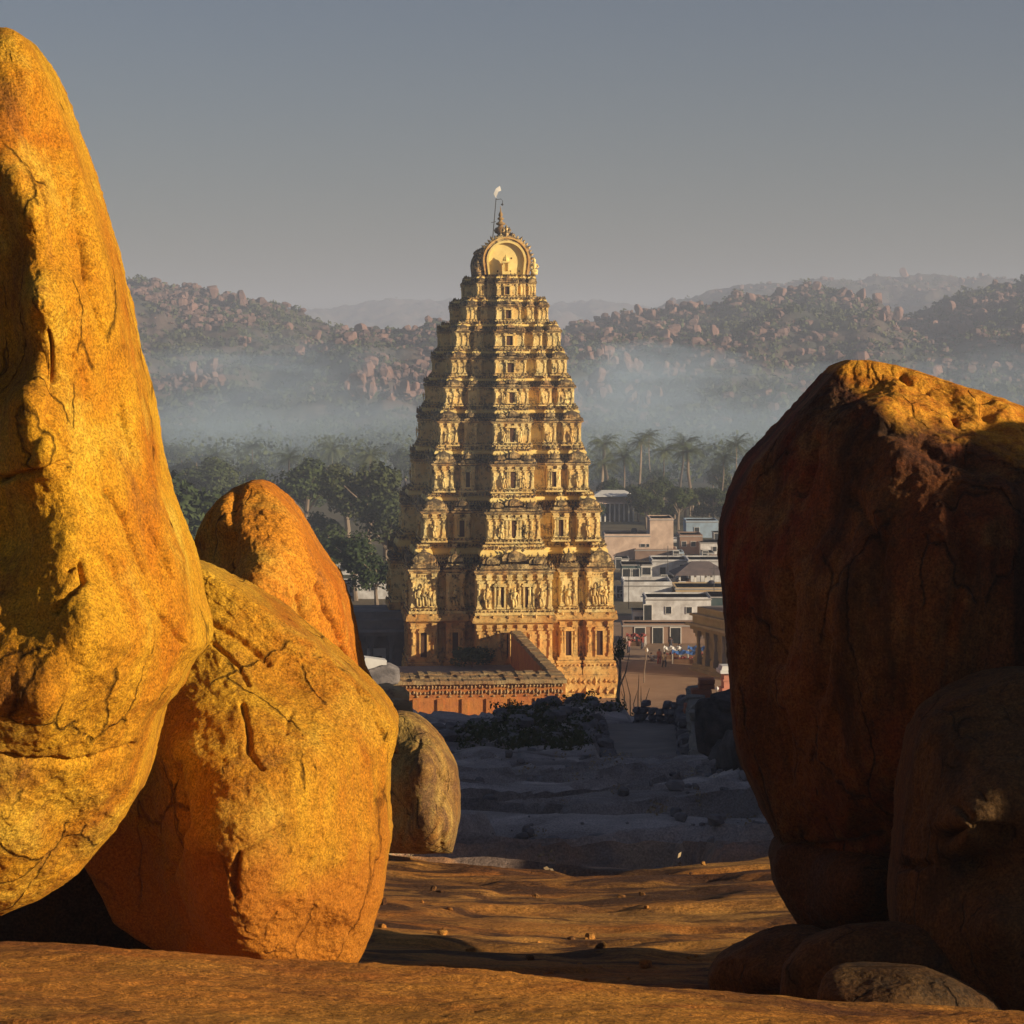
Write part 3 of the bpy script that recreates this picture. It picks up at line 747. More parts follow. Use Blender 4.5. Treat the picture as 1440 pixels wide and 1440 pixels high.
def dome_mesh():
    m = MB()
    m.box(-1.0, 1.0, -.95, .3, 0, .10); m.box(-.85, .85, -.8, .3, .10, .22)
    m.lathe([(.70, .22), (.92, .34), (.95, .48), (.80, .66), (.5, .82), (.18, .92), (.22, .97), (.06, 1.04), (.1, 1.1), (.01, 1.22)], 10, (0, -.15, 0))
    for x in (-.6, 0, .6): m.blob((x, -.86, .45), (.22, .16, .26))
    return m.mesh('shrine_roof', M['crest'])
DOME = dome_mesh()

def niche_mesh(mat):
    m = MB()      # unit door surround: width 1, height 1
    m.box(-.5, -.34, -.5, 0.1, 0, .86); m.box(.34, .5, -.5, 0.1, 0, .86)
    m.box(-.62, .62, -.75, 0.1, .86, .93); m.box(-.5, .5, -.55, .1, .93, 1.0); m.box(-.55, .55, -.6, .1, -.06, .0)
    return m.mesh('niche', mat)
NICHE = {'stucco': niche_mesh(M['stucco']), 'base': niche_mesh(M['base'])}
mm = MB(); mm.box(-.34, .34, -.06, .05, 0, .86); DARK = mm.mesh('doorway', M['niche'])  # flat dark panel in place of a shaded opening

#        top  bot  hwpx   D    c    p    rec
TIERS = [(862, 985, 143, 15.0, .37, 2.5, 1.0),
         (762, 862, 143, 15.0, .37, 2.3, 1.0),
         (692, 762, 125, 14.5, .30, 2.2, .95),
         (627, 692, 109, 14.0, .27, 2.1, .9),
         (571, 627, 100, 13.4, .26, 1.9, .8),
         (528, 571, 91, 12.8, .26, 1.8, .7),
         (490, 528, 81.5, 12.0, .27, 1.6, .6),
         (452, 490, 74, 11.2, .28, 1.4, .5),
         (418, 452, 58, 10.3, .30, 1.1, .4),
         (386, 418, 41.5, 9.4, .36, .8, .3)]
def zt(py, D): return EYE - (py - 500) * (DT - D) / F
FRONT, LEFT, BACK, RIGHT = 0, -90, 180, 90
npil = 0
def place(parent, name, me, side, s, out, z, sc, jit=0.0):
    a = R(side); c, sn = math.cos(a), math.sin(a)
    x, y = s, -out
    return link(name, me, parent, (x * c - y * sn, x * sn + y * c, z), (0, 0, a + jit), sc)

for k, (pt, pb, hpx, D, c, p, rc) in enumerate(TIERS):
    hw = hpx * (DT - D) / F
    z0, z1 = zt(pb, D), zt(pt, D); H = z1 - z0
    if k == 0: z0 = -0.3; H = z1 - z0
    fc, fpj = .2, min(1.1, .12 * hw + .15)
    fpp = footprint(hw, D, c, p, rc, fc, fpj)
    key = 'base' if k == 0 else 'stucco'
    e = min(.24, rc * .30)
    nxt = TIERS[k + 1] if k < 9 else None
    stp = 0 if k == 0 else .62 * (hw - nxt[2] * (DT - nxt[3]) / F) if nxt else .1
    stp = min(stp, .068 * hw); fp2 = offset(fpp, -stp)
    mb = MB()
    if k == 0:
        zw0, zw1 = z0 + H * .50, z0 + H * .93
        prof = [(.05, z0), (.9, z0), (.9, z0 + H * .06), (.55, z0 + H * .07), (.55, z0 + H * .15), (.75, z0 + H * .155), (.75, z0 + H * .175), (.5, z0 + H * .18), (.5, z0 + H * .27),
                (.62, z0 + H * .275), (.62, z0 + H * .30), (.42, z0 + H * .305), (.42, z0 + H * .36), (.25, z0 + H * .40), (.25, z0 + H * .43), (.35, z0 + H * .435), (.35, z0 + H * .46), (.18, z0 + H * .465), (.18, zw0), (0, zw0), (0, zw1)]
        prof = [(min(o, .46) if o > .46 else o, z) for o, z in prof]
        sweep(mb, fpp, prof)
    else:
        zw0, zw1 = z0 + H * .09, z0 + H * .60
        sweep(mb, fpp, [(0, z0), (e * .7, z0), (e * .7, z0 + H * .04), (e * .35, z0 + H * .05), (e * .35, z0 + H * .08), (e * .6, z0 + H * .082), (e * .6, zw0), (0, zw0), (0, zw1), (-stp, zw1 + H * .07), (-stp, z0 + H * .985)])
    t = mb.build('tier', M[key], tower)
    if k == 0: t['label'] = 'lowest storey of orange brown stone'
    # eave over the wall (small, dark, lumpy), then the broad smooth yellow band
    mb = MB(); q = [(0.01, zw1 - H * .035), (e * .6, zw1 - H * .03), (e * .6, zw1 - H * .01), (e * 1.05, zw1), (e * 1.25, zw1 + H * .02), (e * .5, zw1 + H * .055), (0.01, zw1 + H * .06)]
    sweep(mb, fpp, q, False); mb.build('cornice', M['crest' if k else 'base'], t)
    if k == 0:
        mb = MB(); e0 = .34
        sweep(mb, fpp, [(.012, zw1 - .25), (e0 * 1.3, zw1 - .1), (e0 * 1.45, zw1 + .02), (e0 * 1.2, zw1 + .45), (e0 * .5, z1 - .3), (.3, z1 - .25), (.3, z1 - .02), (.012, z1 - .01)], False)
        mb.build('eave', M['base'], t)
    else:
        zb = z0 + H * .83
        mb = MB(); pf = []
        for i in range(6):
            a = i / 5 * math.pi / 2
            pf.append((e * 1.25 * math.cos(a) + .012, zb + H * .075 * math.sin(a)))
        sweep(mb, fp2, [(0.012, zb - H * .02), (e * 1.0, zb - H * .02)] + pf, False)
        mb.build('eave', M['band'], t)
        mb = MB(); sweep(mb, fp2, [(.015, zw1 + H * .075), (.06, zw1 + H * .08), (.06, zw1 + H * .11), (.02, zw1 + H * .12), (.02, zb - H * .05), (.09, zb - H * .045), (.09, zb - H * .021)], False)
        mb.build('frieze', M['stucco'], t)
    # carved knobs: rows of them on the ledges
    mb = MB(); random.seed(50 + k)
    rows = [(zw1 + H * .05, e * .8, .40, .15), (z0 + H * .93, e * .5 - stp, .46, .17), (z0 + H * .67, e * .3 - stp, .45, .19), (zw1 + H * .085, e * .1, .5, .22), (z0 + H * .055, e * .75, .5, .13),
            (z0 + H * .985, -stp, .6, .17), (z0 + H * .69, .10 - stp, .36, .22), (z0 + H * .75, .10 - stp, .38, .18), (z0 + H * .80, .12 - stp, .3, .13), (zw1 - H * .07, .02, .34, .10)] if k else \
           [(z0 + H * .225, .47, .62, .30), (z0 + H * .115, .47, .8, .33), (zw1 + .5, .40, 1.6, .22), (z0 + H * .405, .30, .5, .13)]
    for zz, oo, sp, rr in rows:
        poly = offset(fpp, oo); n = len(poly)
        sc = 1.0 if k < 5 else .8
        for i in range(n):
            (xa, ya), (xb, yb) = poly[i], poly[(i + 1) % n]
            if ya > D * .2 and yb > D * .2: continue
            if xa > hw * .9 and xb > hw * .9 and ya > -D * .6: continue
            l = math.hypot(xb - xa, yb - ya); m = max(1, int(l / (sp * sc * .78)))
            for j in range(m):
                u = (j + .5) / m
                mb.blob((xa + (xb - xa) * u, ya + (yb - ya) * u, zz + random.uniform(-.03, .03)), (rr * sc * random.uniform(.55, 1.0), rr * sc * .75, rr * sc * random.uniform(.7, 1.5)), random.uniform(0, 1.5))
    tag(mb.build('carved_ornament', M['crest' if k else 'base'], t), kind='stuff')
    # pilasters, niches, statues and shrine roofs of the bays
    ph = zw1 - zw0 - H * .03
    pw = max(.22, .036 * hw + .07) * (1.0 if k < 4 else .85)
    def bay(side, a, b, out, npl, niche, stat, roof, objects=True):
        global npil
        w = b - a
        xs = [a + pw * .5 + (w - pw) * i / (npl - 1) for i in range(npl)]
        for x in xs:
            npil += 1
            place(t, 'pilaster', PIL[key], side, x, out, zw0, (pw, pw * .95, ph))
        if niche:
            for cxn, nw, nh in niche:
                place(t, 'niche', NICHE[key], side, cxn, out, zw0 + ph * .04, (nw, .35, ph * nh))
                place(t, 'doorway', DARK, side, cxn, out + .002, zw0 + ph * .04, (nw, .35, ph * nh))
        for xs_, hs in stat:
            place(t, 'statue', random.choice(STAT), side, xs_, out + .3, zw0 + ph * .02, (hs * .95, hs * .7, hs), random.uniform(-.3, .3))
        if roof:
            for cxr, wr, hr, kind in roof:
                place(t, 'shrine_roof', kind, side, cxr, out, zw1 + H * .045, (wr, min(.55, .12 + e * 1.3), hr))
    random.seed(90 + k)
    rh = H * .25 if k else 0
    for side, L, O, cc, pp in ((FRONT, hw, D, c, p), (LEFT, D, hw, fc, fpj)):
        for sg in (-1, 1):
            a, b = sorted((sg * .745 * L, sg * .995 * L))
            wid = b - a
            st = [((a + b) / 2 - wid * .2, ph * .62), ((a + b) / 2 + .1, ph * .70), ((a + b) / 2 + wid * .24, ph * .58)] if k in (1,) else ([((a + b) / 2, ph * .62)] if 1 < k < 7 else [])
            nc = [((a + b) / 2, wid * .36, .80)] if k in (0,) else []
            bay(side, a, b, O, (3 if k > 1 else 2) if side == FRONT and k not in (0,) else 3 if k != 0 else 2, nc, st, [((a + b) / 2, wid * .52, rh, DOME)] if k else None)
            a, b = sorted((sg * .475 * L, sg * .645 * L)); wid = b - a
            bay(side, a, b, O, 2, [((a + b) / 2, wid * .5, .80)] if k in (0, 2, 3) else [], [((a + b) / 2, ph * .62)] if k in (1, 4, 5) else [], [((a + b) / 2, wid * .55, rh * .9, ROOF)] if k else None)
            # a slim pilaster in each recess
            for xr in (.695, .43 if side == FRONT else .34):
                if k < 7: bay(side, sg * xr * L - pw * .3, sg * xr * L + pw * .3 + .001, O - rc, 2, [], [], None)
        cl = cc * L
        if side == FRONT:
            n = 8 if k < 3 else 6 if k < 6 else 4
            st = [(x * cl, ph * .60) for x in ((-.72, 0, .72) if k == 1 else (-.45, .45))] if 0 < k < 6 else []
            nc = [(0, cl * .62, .86)] if k not in (1,) else [(-.38 * cl, cl * .3, .7), (.38 * cl, cl * .3, .7)]
            bay(side, -cl, cl, O + pp, n, nc, st, [(-.62 * cl, cl * .3, rh * .8, ROOF), (.62 * cl, cl * .3, rh * .8, ROOF), (0, cl * .42, rh * 1.15, ROOF)] if k else None)
        else:
            bay(side, -cl, cl, O + pp, 4, [(0, cl * .5, .84)], [(-.6 * cl, ph * .6), (.6 * cl, ph * .6)] if 0 < k < 6 else [], [(0, cl * .6, rh * 1.1, ROOF)] if k else None)
    # remaining two sides: pilasters joined
    mb = MB()
    for side, L, O in ((BACK, hw, D), (RIGHT, D, hw)):
        a_ = R(side)
        for i in range(14):
            s = L * (-.94 + 1.88 * i / 13)
            if any(lo < abs(s) / L < hi for lo, hi in ((.62, .77), (.2, .49))): continue
            out = O + (0 if abs(s) / L > .4 else (p if side == BACK else fpj))
            st0 = len(mb.v); mb.box(s - pw * .4, s + pw * .4, -out - pw * .4, -out + .05, zw0, zw1 - .05); mb.rot(st0, a_)
    tag(mb.build('pilaster_row', M[key], t), kind='stuff')

# summit: barrel vault with a horseshoe gable facing us
D9 = 9.4; zb = zt(386, D9); ztop = zt(331, D9)
def horse(Rr, zc, zbot, n=18, pinch=.92):
    pts = [(Rr * pinch, zbot)]
    for i in range(n + 1):
        a = R(-12 + 204 * i / n); pts.append((Rr * math.cos(a), zc + Rr * math.sin(a)))
    pts.append((-Rr * pinch, zbot))
    return pts
RO = 2.62; zc = ztop - RO
roofv = MB(); roofv.prism(horse(RO - .50, zc, zb - .05), -D9 + .45, D9 - .45)
vault = roofv.build('barrel_roof', M['crest'], tower)
mb = MB()
for yy in np.arange(-D9 + 1.3, D9 - 1, 1.15):
    mb.prism(horse(RO - .38, zc, zb - .04, 14), yy, yy + .22)
tag(mb.build('roof_rib', M['crest'], vault), kind='stuff')
mb = MB()
for yy in np.arange(-D9 + 1.0, D9 - .8, .8):
    mb.blob((0, yy, ztop - .25), (.18, .2, .4)); mb.blob((-RO * .66, yy, zc + RO * .55), (.2, .2, .3)); mb.blob((RO * .66, yy, zc + RO * .55), (.2, .2, .3))
tag(mb.build('roof_crest', M['crest'], vault), kind='stuff')
def ring(mb, ro, ri, y0, y1, n=22, zbot=zb):
    o = horse(ro, zc, zbot, n); i_ = horse(ri, zc, zbot, n)
    b = len(mb.v); m = len(o)
    for y in (y0, y1):
        mb.v += [(x, y, z) for x, z in o] + [(x, y, z) for x, z in i_]
    for j in range(m - 1):
        mb.f.append((b + j, b + m + j, b + m + j + 1, b + j + 1))
        mb.f.append((b + 2 * m + j, b + 2 * m + j + 1, b + 3 * m + j + 1, b + 3 * m + j))
        mb.f.append((b + j, b + j + 1, b + 2 * m + j + 1, b + 2 * m + j))
        mb.f.append((b + m + j, b + 3 * m + j, b + 3 * m + j + 1, b + m + j + 1))
mb = MB(); mb.prism(horse(1.93, zc, zb), -D9 + .20, -D9 + .5)
gable = mb.build('arch_panel', M['panel'], tower)
mb = MB()
for x, z in ((.55, zc + .25), (-.9, zb + .35), (.45, zb + .35), (1.35, zb + .35), (.1, zc - .2)): mb.box(x - .07, x + .07, -D9 + .17, -D9 + .25, z - .08, z + .08)
mb.build('socket_hole', M['niche'], gable)  # small dark boxes coloured as shaded holes
mb = MB(); ring(mb, 2.62, 2.0, -D9 - .05, -D9 + .6); arch = mb.build('arch', M['crest'], tower)
mb = MB(); ring(mb, 2.08, 1.86, -D9 - .18, -D9 + .3); mb.build('moulding', M['band'], arch)
mb = MB(); ring(mb, 2.46, 2.30, -D9 - .16, -D9 + .3); mb.build('moulding', M['base'], arch)
tooth = MB(); tooth.blob((0, 0, 0), (.17, .16, .24)); tooth = tooth.mesh('flame_tooth', M['crest'])
for i in range(27):
    a = R(-20 + 220 * i / 26)
    r = 2.70
    link('flame_tooth', tooth, arch, (r * math.cos(a), -D9 + .12, zc + r * math.sin(a)), (0, -a + R(90), 0), 1 + .25 * math.sin(i * 2.3))
mb = MB(); mb.blob((0, -D9, ztop + .25), (.5, .3, .45)); mb.blob((-.3, -D9, ztop + .5), (.22, .2, .3)); mb.blob((.3, -D9, ztop + .5), (.22, .2, .3)); mb.blob((0, -D9, ztop + .75), (.25, .2, .4))
mb.blob((-.62, -D9, ztop + .12), (.2, .2, .2)); mb.blob((.62, -D9, ztop + .12), (.2, .2, .2))
mb.build('crest_mask', M['crest'], arch)
# small shrine figure in front of the panel
mb = MB(); mb.box(-.42, .42, -.75, -.0, 0, .3); mb.box(-.3, -.18, -.6, -.45, .3, 1.2); mb.box(.18, .3, -.6, -.45, .3, 1.2); mb.box(-.28, .28, -.4, 0, .3, 1.25)
mb.box(-.42, .42, -.75, 0, 1.2, 1.35); mb.lathe([(.3, 1.35), (.36, 1.5), (.25, 1.75), (.1, 1.9), (.02, 2.1)], 8, (0, -.35, 0))
mb.build('summit_shrine', M['band'], tower, (-.1, -D9 - .15, zb))
for sx, sc_, mat in ((1, 1.0, 'panel'), (-1, .95, 'crest')):
    m2 = MB(); m2.box(-.4, .4, -.4, .4, 0, .35); m2.tube([(-.35, -.3, .45), (0, .0, .5), (.35, -.3, .45)], [.2, .28, .2], 7)
    m2.tube([(0, 0, .5), (0, 0, .9), (0, 0, 1.35), (0, 0, 1.5)], [.34, .26, .34, .12], 8); m2.lathe([(.1, 1.45), (.2, 1.6), (.2, 1.78), (.22, 1.84), (.12, 2.0), (.04, 2.2)], 8)
    for s in (-1, 1): m2.tube([(s * .3, 0, 1.35), (s * .52, -.05, 1.0), (s * .3, -.35, .8)], [.12, .1, .08], 6)
    g = m2.build('seated_statue', M[mat], tower, (sx * 2.95, -D9 + .25, zb), None, True, sc_ * .82)
    g['label'] = 'pale seated statue on the right shoulder' if sx > 0 else 'dark seated statue on the left shoulder'
kal = MB().lathe([(.62, -.2), (.68, .1), (.42, .3), (.30, .42), (.62, .62), (.74, .85), (.60, 1.1), (.26, 1.28), (.24, 1.38), (.50, 1.5), (.52, 1.62), (.22, 1.78), (.16, 1.95), (.36, 2.06), (.34, 2.16), (.14, 2.3), (.24, 2.48), (.20, 2.66), (.07, 2.9), (.02, 3.45)], 14)
kme = kal.mesh('finial', M['brass'], True)
fin = link('finial', kme, tower, (-.02, -3.6, ztop - .05))
mb = MB(); mb.tube([(-1.0, -4.4, ztop - .8), (-.85, -4.4, ztop + 1.0), (-.58, -4.4, ztop + 4.2)], [.055, .05, .04], 6)
mb.tube([(-.58, -4.4, ztop + 4.05), (-.05, -4.4, ztop + 4.12), (.12, -4.4, ztop + 3.9), (.1, -4.4, ztop + 3.65)], .035, 5)
mb.tube([(-1.1, -4.4, ztop + 1.6), (-.6, -4.4, ztop + 1.7)], .035, 5)
pole = mb.build('flag_pole', M['metal'], tower)
mb = MB(); mb.blob((0, 0, 0), (.14, .14, .17)); mb.build('bell', M['metal'], pole, (.1, -4.4, ztop + 3.5))
mb = MB(); mb.v = [(-.6, -4.4, ztop + 4.3), (-.35, -4.42, ztop + 4.9), (-.2, -4.38, ztop + 5.5), (-.62, -4.43, ztop + 5.2), (-.85, -4.4, ztop + 4.65), (-.58, -4.44, ztop + 4.2), (-.05, -4.36, ztop + 5.0)]
mb.f = [(0, 1, 3), (1, 2, 3), (0, 3, 4), (5, 0, 4), (1, 6, 2)]; b0 = len(mb.v); mb.v += [(x + .03, y + .05, z) for x, y, z in mb.v]; mb.f += [tuple(b0 + i for i in reversed(f)) for f in mb.f[:5]]
mb.build('flag', M['white'], pole)
# ------------------------------------------------------------------ walled terrace before the tower
T_IN = tower.location.copy()
def tl(x, y, z=0):   # tower-aligned local frame to world
    a = R(6); return Vector((T_IN.x + x * math.cos(a) - y * math.sin(a), T_IN.y + x * math.sin(a) + y * math.cos(a), z))
M['rough'] = stucco_mat('rough_lit_masonry', (0.46, 0.33, 0.16), (0.36, 0.20, 0.09), (0.10, 0.06, 0.04), 0.50, 0.68, 0.1, coarse=0.16, bst=1.0)
M['redwall'] = stucco_mat('orange_washed_wall', (0.56, 0.24, 0.06), (0.48, 0.16, 0.05), (0.14, 0.06, 0.04), 0.52, 0.74, 0.1)
terrace = thing('walled_terrace', 'orange walled terrace with rough stone coping built against the tower base', 'terrace', tl(-8, -36, 0), R(6))
def lb(mb, x0, x1, y0, y1, z0, z1, **k): mb.box(x0 + 8, x1 + 8, y0 + 36, y1 + 36, z0, z1, **k)
mb = MB(); lb(mb, -17, .5, -54.2, -49.5, 0, 5.7); mb.build('front_wall', M['redwall'], terrace)
mb = MB()
random.seed(3)
for i in range(44):          # coping: rough stones side by side
    x = -17.2 + i * .405
    for j in range(3):
        y0 = -54.5 + j * 1.65
        lb(mb, x, x + .39, y0, y0 + 1.6, 6.85 + random.uniform(-.03, .05) + .08 * j, 7.18 + random.uniform(-.07, .07) + .08 * j)
tag(mb.build('coping_stone', M['rough'], terrace), kind='stuff')
mb = MB(); lb(mb, -17, .52, -54.15, -49.6, 5.7, 6.84); fr = mb.build('frieze', M['redwall'], terrace)
mb = MB()
for i in range(56):
    x = -17 + i * .313
    for zz in (6.62, 6.12): 
        mb.blob((x + 8 + random.uniform(-.05, .05), -54.2 + 36, zz + random.uniform(-.06, .06)), (.15, .16, .16 + random.random() * .08))
    if i % 3 == 0: mb.blob((x + 8, -54.2 + 36, 5.8), (.2, .14, .12))
tag(mb.build('carved_ornament', M['rough'], fr), kind='stuff')
but = MB(); but.box(-.28, .28, -.18, .1, 0, 5.6, .02, .02); but = but.mesh('buttress', M['redwall'])
for i in range(9): link('buttress', but, terrace, (-16.6 + 2.1 * i + 8, -54.2 + 36, 0))
mb = MB(); lb(mb, -.45, .5, -49.5, -18.2, 0, 7.1); rw = mb.build('side_wall', M['redwall'], terrace)
mb = MB(); b = len(mb.v)
for i in range(40): lb(mb, -.6 + random.uniform(-.04, .04), .62, -49.4 + i * .78, -49.4 + i * .78 + .74, 7.08, 7.36 + random.uniform(-.05, .07), tx=.15)
tag(mb.build('coping_stone', M['rough'], rw), kind='stuff')
mb = MB(); lb(mb, -17, -16.1, -49.5, -18.2, 0, 7.1); mb.build('side_wall', M['redwall'], terrace)
mb = MB(); lb(mb, -16.1, -.45, -49.5, -18.2, 0, 3.9); mb.build('floor', M['block'], terrace)
# raised platform and a few people-sized stones on it are left as bare paving

sh = thing('shrub', 'dark bush growing on the terrace at the tower foot', 'shrub', tl(-4.5, -19.8, 3.9))
# ------------------------------------------------------------------ foliage builders
def leaf_cloud(name, mat, n, seed, lobes=12, size=.085, flat=.85, up=.3):
    r = np.random.default_rng(seed)
    C = r.normal(size=(lobes, 3)); C /= np.linalg.norm(C, axis=1)[:, None]; C *= r.uniform(.25, .68, (lobes, 1)); C[:, 2] = C[:, 2] * flat
    S = r.uniform(.26, .46, lobes)
    k = r.integers(0, lobes, n)
    d = r.normal(size=(n, 3)); d /= np.linalg.norm(d, axis=1)[:, None]
    c = C[k] + d * (S[k] * r.uniform(.72, 1.05, n))[:, None] * np.array([1, 1, .85])
    c += r.normal(size=(n, 3)) * .02
    nn = d + r.normal(size=(n, 3)) * .6; nn[:, 2] += up; nn /= np.linalg.norm(nn, axis=1)[:, None]
    t = np.cross(nn, r.normal(size=(n, 3))); t /= np.linalg.norm(t, axis=1)[:, None]; bt = np.cross(nn, t)
    s = size * r.uniform(.5, 1.3, (n, 1))
    V = np.stack([c - t * s, c - bt * s * .6, c + t * s, c + bt * s * .6], 1).reshape(-1, 3)
    return mesh_np(name, V, np.arange(n * 4).reshape(-1, 4), mat, False)
CROWN = [leaf_cloud('crown', M['leaf'], 2600, s, 12 + s, .075) for s in range(4)] + [leaf_cloud('crown', M['leaf2'], 2600, 20 + s, 15, .065, 1.0) for s in range(3)]
def trunk_mesh(seed):
    random.seed(seed); m = MB()
    m.tube([(0, 0, 0), (.02, .01, .25), (.0, .03, .5), (.05, 0, .8)], [.045, .032, .026, .01], 7)
    for i in range(6):
        a = i * 1.1 + random.random(); z = random.uniform(.28, .5)
        m.tube([(0, .01, z), (math.cos(a) * .15, math.sin(a) * .15, z + .14), (math.cos(a) * .32, math.sin(a) * .32, z + .25)], [.018, .012, .005], 5)
    return m.mesh('trunk', M['bark'])
TRUNK = [trunk_mesh(s) for s in range(3)]
def tree(x, y, h, rad, label, kind=0, group=None, z=None, ch=None, cat='tree'):
    """h: height; rad: crown radius; ch: half height of the crown"""
    z = 0 if z is None else z; ch = ch or rad * .9
    t = thing('tree', label, cat, (x, y, z), random.uniform(0, 6), group)
    cm = CROWN[kind * 4 + random.randrange(4 if kind == 0 else 3)]
    link('trunk', random.choice(TRUNK), t, None, None, (h * .9, h * .9, h))
    link('crown', cm, t, (0, 0, h - ch), (0, 0, 0), (rad, rad, ch))
    return t
link('crown', CROWN[1], sh, (0, 0, 1.1), None, (2.4, 1.4, 1.5)); link('trunk', TRUNK[0], sh, None, None, (2, 2, 1.8))

def palm_mesh(seed, n=30, droop=1.0):
    r = random.Random(seed); v = []; f = []
    for i in range(n):
        a = i * 2.4 + r.random() * .3; el = r.uniform(-.5, 1.25); L = r.uniform(.85, 1.1)
        p = Vector((0, 0, 0)); dirv = Vector((math.cos(a) * math.cos(el), math.sin(a) * math.cos(el), math.sin(el)))
        side = Vector((-math.sin(a), math.cos(a), 0)); K = 9
        pts = []
        for j in range(K + 1):
            pts.append(p.copy()); p = p + dirv * (L / K)
            dirv = (dirv + Vector((0, 0, -.17 * droop * (1 if el > -.2 else .6)))).normalized()
        for j in range(1, K + 1):
            a0, a1 = pts[j - 1], pts[j]
            w = .20 * math.sin(math.pi * min(1, (j + .8) / (K + 1.6))) + .03
            for s in (-1, 1):
                for q in (0, .5):
                    b0 = a0.lerp(a1, q); b1 = a0.lerp(a1, q + .28)
                    tip = b1 + side * s * w + Vector((0, 0, -w * r.uniform(.4, .9))) + (a1 - a0) * .8
                    b = len(v); v += [tuple(b0), tuple(b1), tuple(tip)]; f.append((b, b + 1, b + 2))
    me = bpy.data.meshes.new('crown'); me.from_pydata(v, [], f); me.materials.append(M['palm']); me.update()
    return me
PALM = [palm_mesh(s) for s in range(3)]
pt_ = MB(); pt_.tube([(0, 0, 0), (.02, 0, .3), (.05, .01, .65), (.05, .0, 1)], [.022, .016, .014, .013], 7)
PTR = pt_.mesh('trunk', M['bark'])
def palm(x, y, h, rad, label, group, z=0):
    t = thing('palm_tree', label, 'palm tree', (x, y, z), random.uniform(0, 6), group)
    lean = random.uniform(.2, 2.6); link('trunk', PTR, t, None, None, (h * lean, h, h - rad * .2)); link('crown', random.choice(PALM), t, (.05 * h * lean, 0, h - rad * .25), (random.uniform(-.25, .25), random.uniform(-.25, .25), 0), (rad, rad, rad * random.uniform(.75, 1.2)))
    return t

random.seed(21)
def at(px, d): return (px - 720) / F * d
# ------------------------------------------------------------------ trees near the temple and in the valley
tree(at(245, 330), 330, 21, 9.0, 'large dark domed tree right of the golden spire boulder', 0)
tree(at(185, 345), 345, 19, 8.0, 'dark tree mostly hidden behind the golden spire boulder', 0)
tree(at(300, 400), 400, 16, 8, 'dark tree beside the large domed tree, above the pointed boulder', 0)
for px, d, h, rd, lb_, k in ((520, 395, 20.5, 8.0, 'tall olive tree close to the left side of the tower', 1), (545, 375, 15.5, 6.0, 'lower olive tree touching the left edge of the tower', 1),
                        (487, 430, 18, 7.0, 'olive tree left of the tall one by the tower', 1), (430, 455, 17, 6.5, 'dark tree above the top of the pointed boulder', 0),
                        (462, 360, 11, 5.0, 'dark green tree over the small white houses', 0), (500, 350, 10.5, 4.6, 'dark green tree below the olive trees', 0), (530, 340, 8.5, 4.2, 'round dark tree behind the pillared hall', 0),
                        (448, 400, 10, 4.5, 'small dark tree between the white houses and the pointed boulder', 0)):
    tree(at(px, d), d, h, rd, lb_, k)
ORD = ('first', 'second', 'third', 'fourth', 'fifth', 'sixth', 'seventh', 'eighth', 'ninth', 'tenth', 'eleventh')
for px, d, h in ((842, 560, 13), (858, 600, 16), (878, 570, 13.5), (898, 590, 16.5), (932, 560, 15), (975, 545, 16.5), (1014, 565, 14), (1038, 600, 15), (955, 620, 15), (1060, 560, 14), (915, 640, 16.5)):
    palm(at(px, d), d, h - 1.2 + random.uniform(-.5, .5), random.uniform(3.6, 5.4), 'hazy palm behind the village roofs, %s from the tower' % ORD[[842, 858, 878, 898, 915, 932, 955, 975, 1014, 1038, 1060].index(px)], 'palm trees behind the village')
for px, d, h in ((300, 620, 11), (355, 650, 12), (410, 600, 11), (470, 640, 11.5), (515, 590, 12)):
    palm(at(px, d), d, h, 4.6, 'hazy palm left of the tower, %s from the left' % ORD[[300, 355, 410, 470, 515].index(px)], 'palm trees left of the tower')
for i in range(150):
    d = random.uniform(470, 900) ** 1.0
    px = random.uniform(120, 1120)
    if px > 560 and px < 840 and random.random() < .8: continue
    if px > 830 and d < 545: d = random.uniform(560, 900)
    h = random.uniform(8, 14) if px < 700 else random.uniform(5, 9.5)
    if px < 700 and d > 600: h *= .8
    tree(at(px, d), d, h, h * random.uniform(.42, .6), 'tree of the misty grove %s the tower' % ('left of' if px < 700 else 'right of'), random.choice((0, 0, 1)), 'valley trees %s of the tower' % ('left' if px < 700 else 'right'))

def clump_field(name, pts, sizes, mat, per=22, leaf=.33, seed=1, flat=.7):
    r = np.random.default_rng(seed); n = len(pts)
    d = r.normal(size=(n, per, 3)); d /= np.linalg.norm(d, axis=2)[..., None]
    S = sizes[:, None, None]
    c = pts[:, None, :] + d * S * r.uniform(.45, 1, (n, per, 1)) * np.array([1, 1, flat]) + np.array([0, 0, .35]) * S
    nn = d + r.normal(size=(n, per, 3)) * .5; nn /= np.linalg.norm(nn, axis=2)[..., None]
    t = np.cross(nn, r.normal(size=(n, per, 3))); t /= np.linalg.norm(t, axis=2)[..., None]; bt = np.cross(nn, t)
    s = S * leaf * r.uniform(.6, 1.3, (n, per, 1))
    V = np.stack([c - t * s, c - bt * s * .7, c + t * s, c + bt * s * .7], 2).reshape(-1, 3)
    return mesh_np(name, V, np.arange(n * per * 4).reshape(-1, 4), mat, False)
n = 1400
dd = rng.uniform(640, 1180, n); pxs = rng.uniform(-300, 1700, n)
pts = np.stack([(pxs - 720) / F * dd, dd, rng.uniform(1, 5, n)], 1)
tag(link('woodland', clump_field('woodland', pts, rng.uniform(4, 8, n), M['leaf'], 90, .10, 4)), kind='stuff')

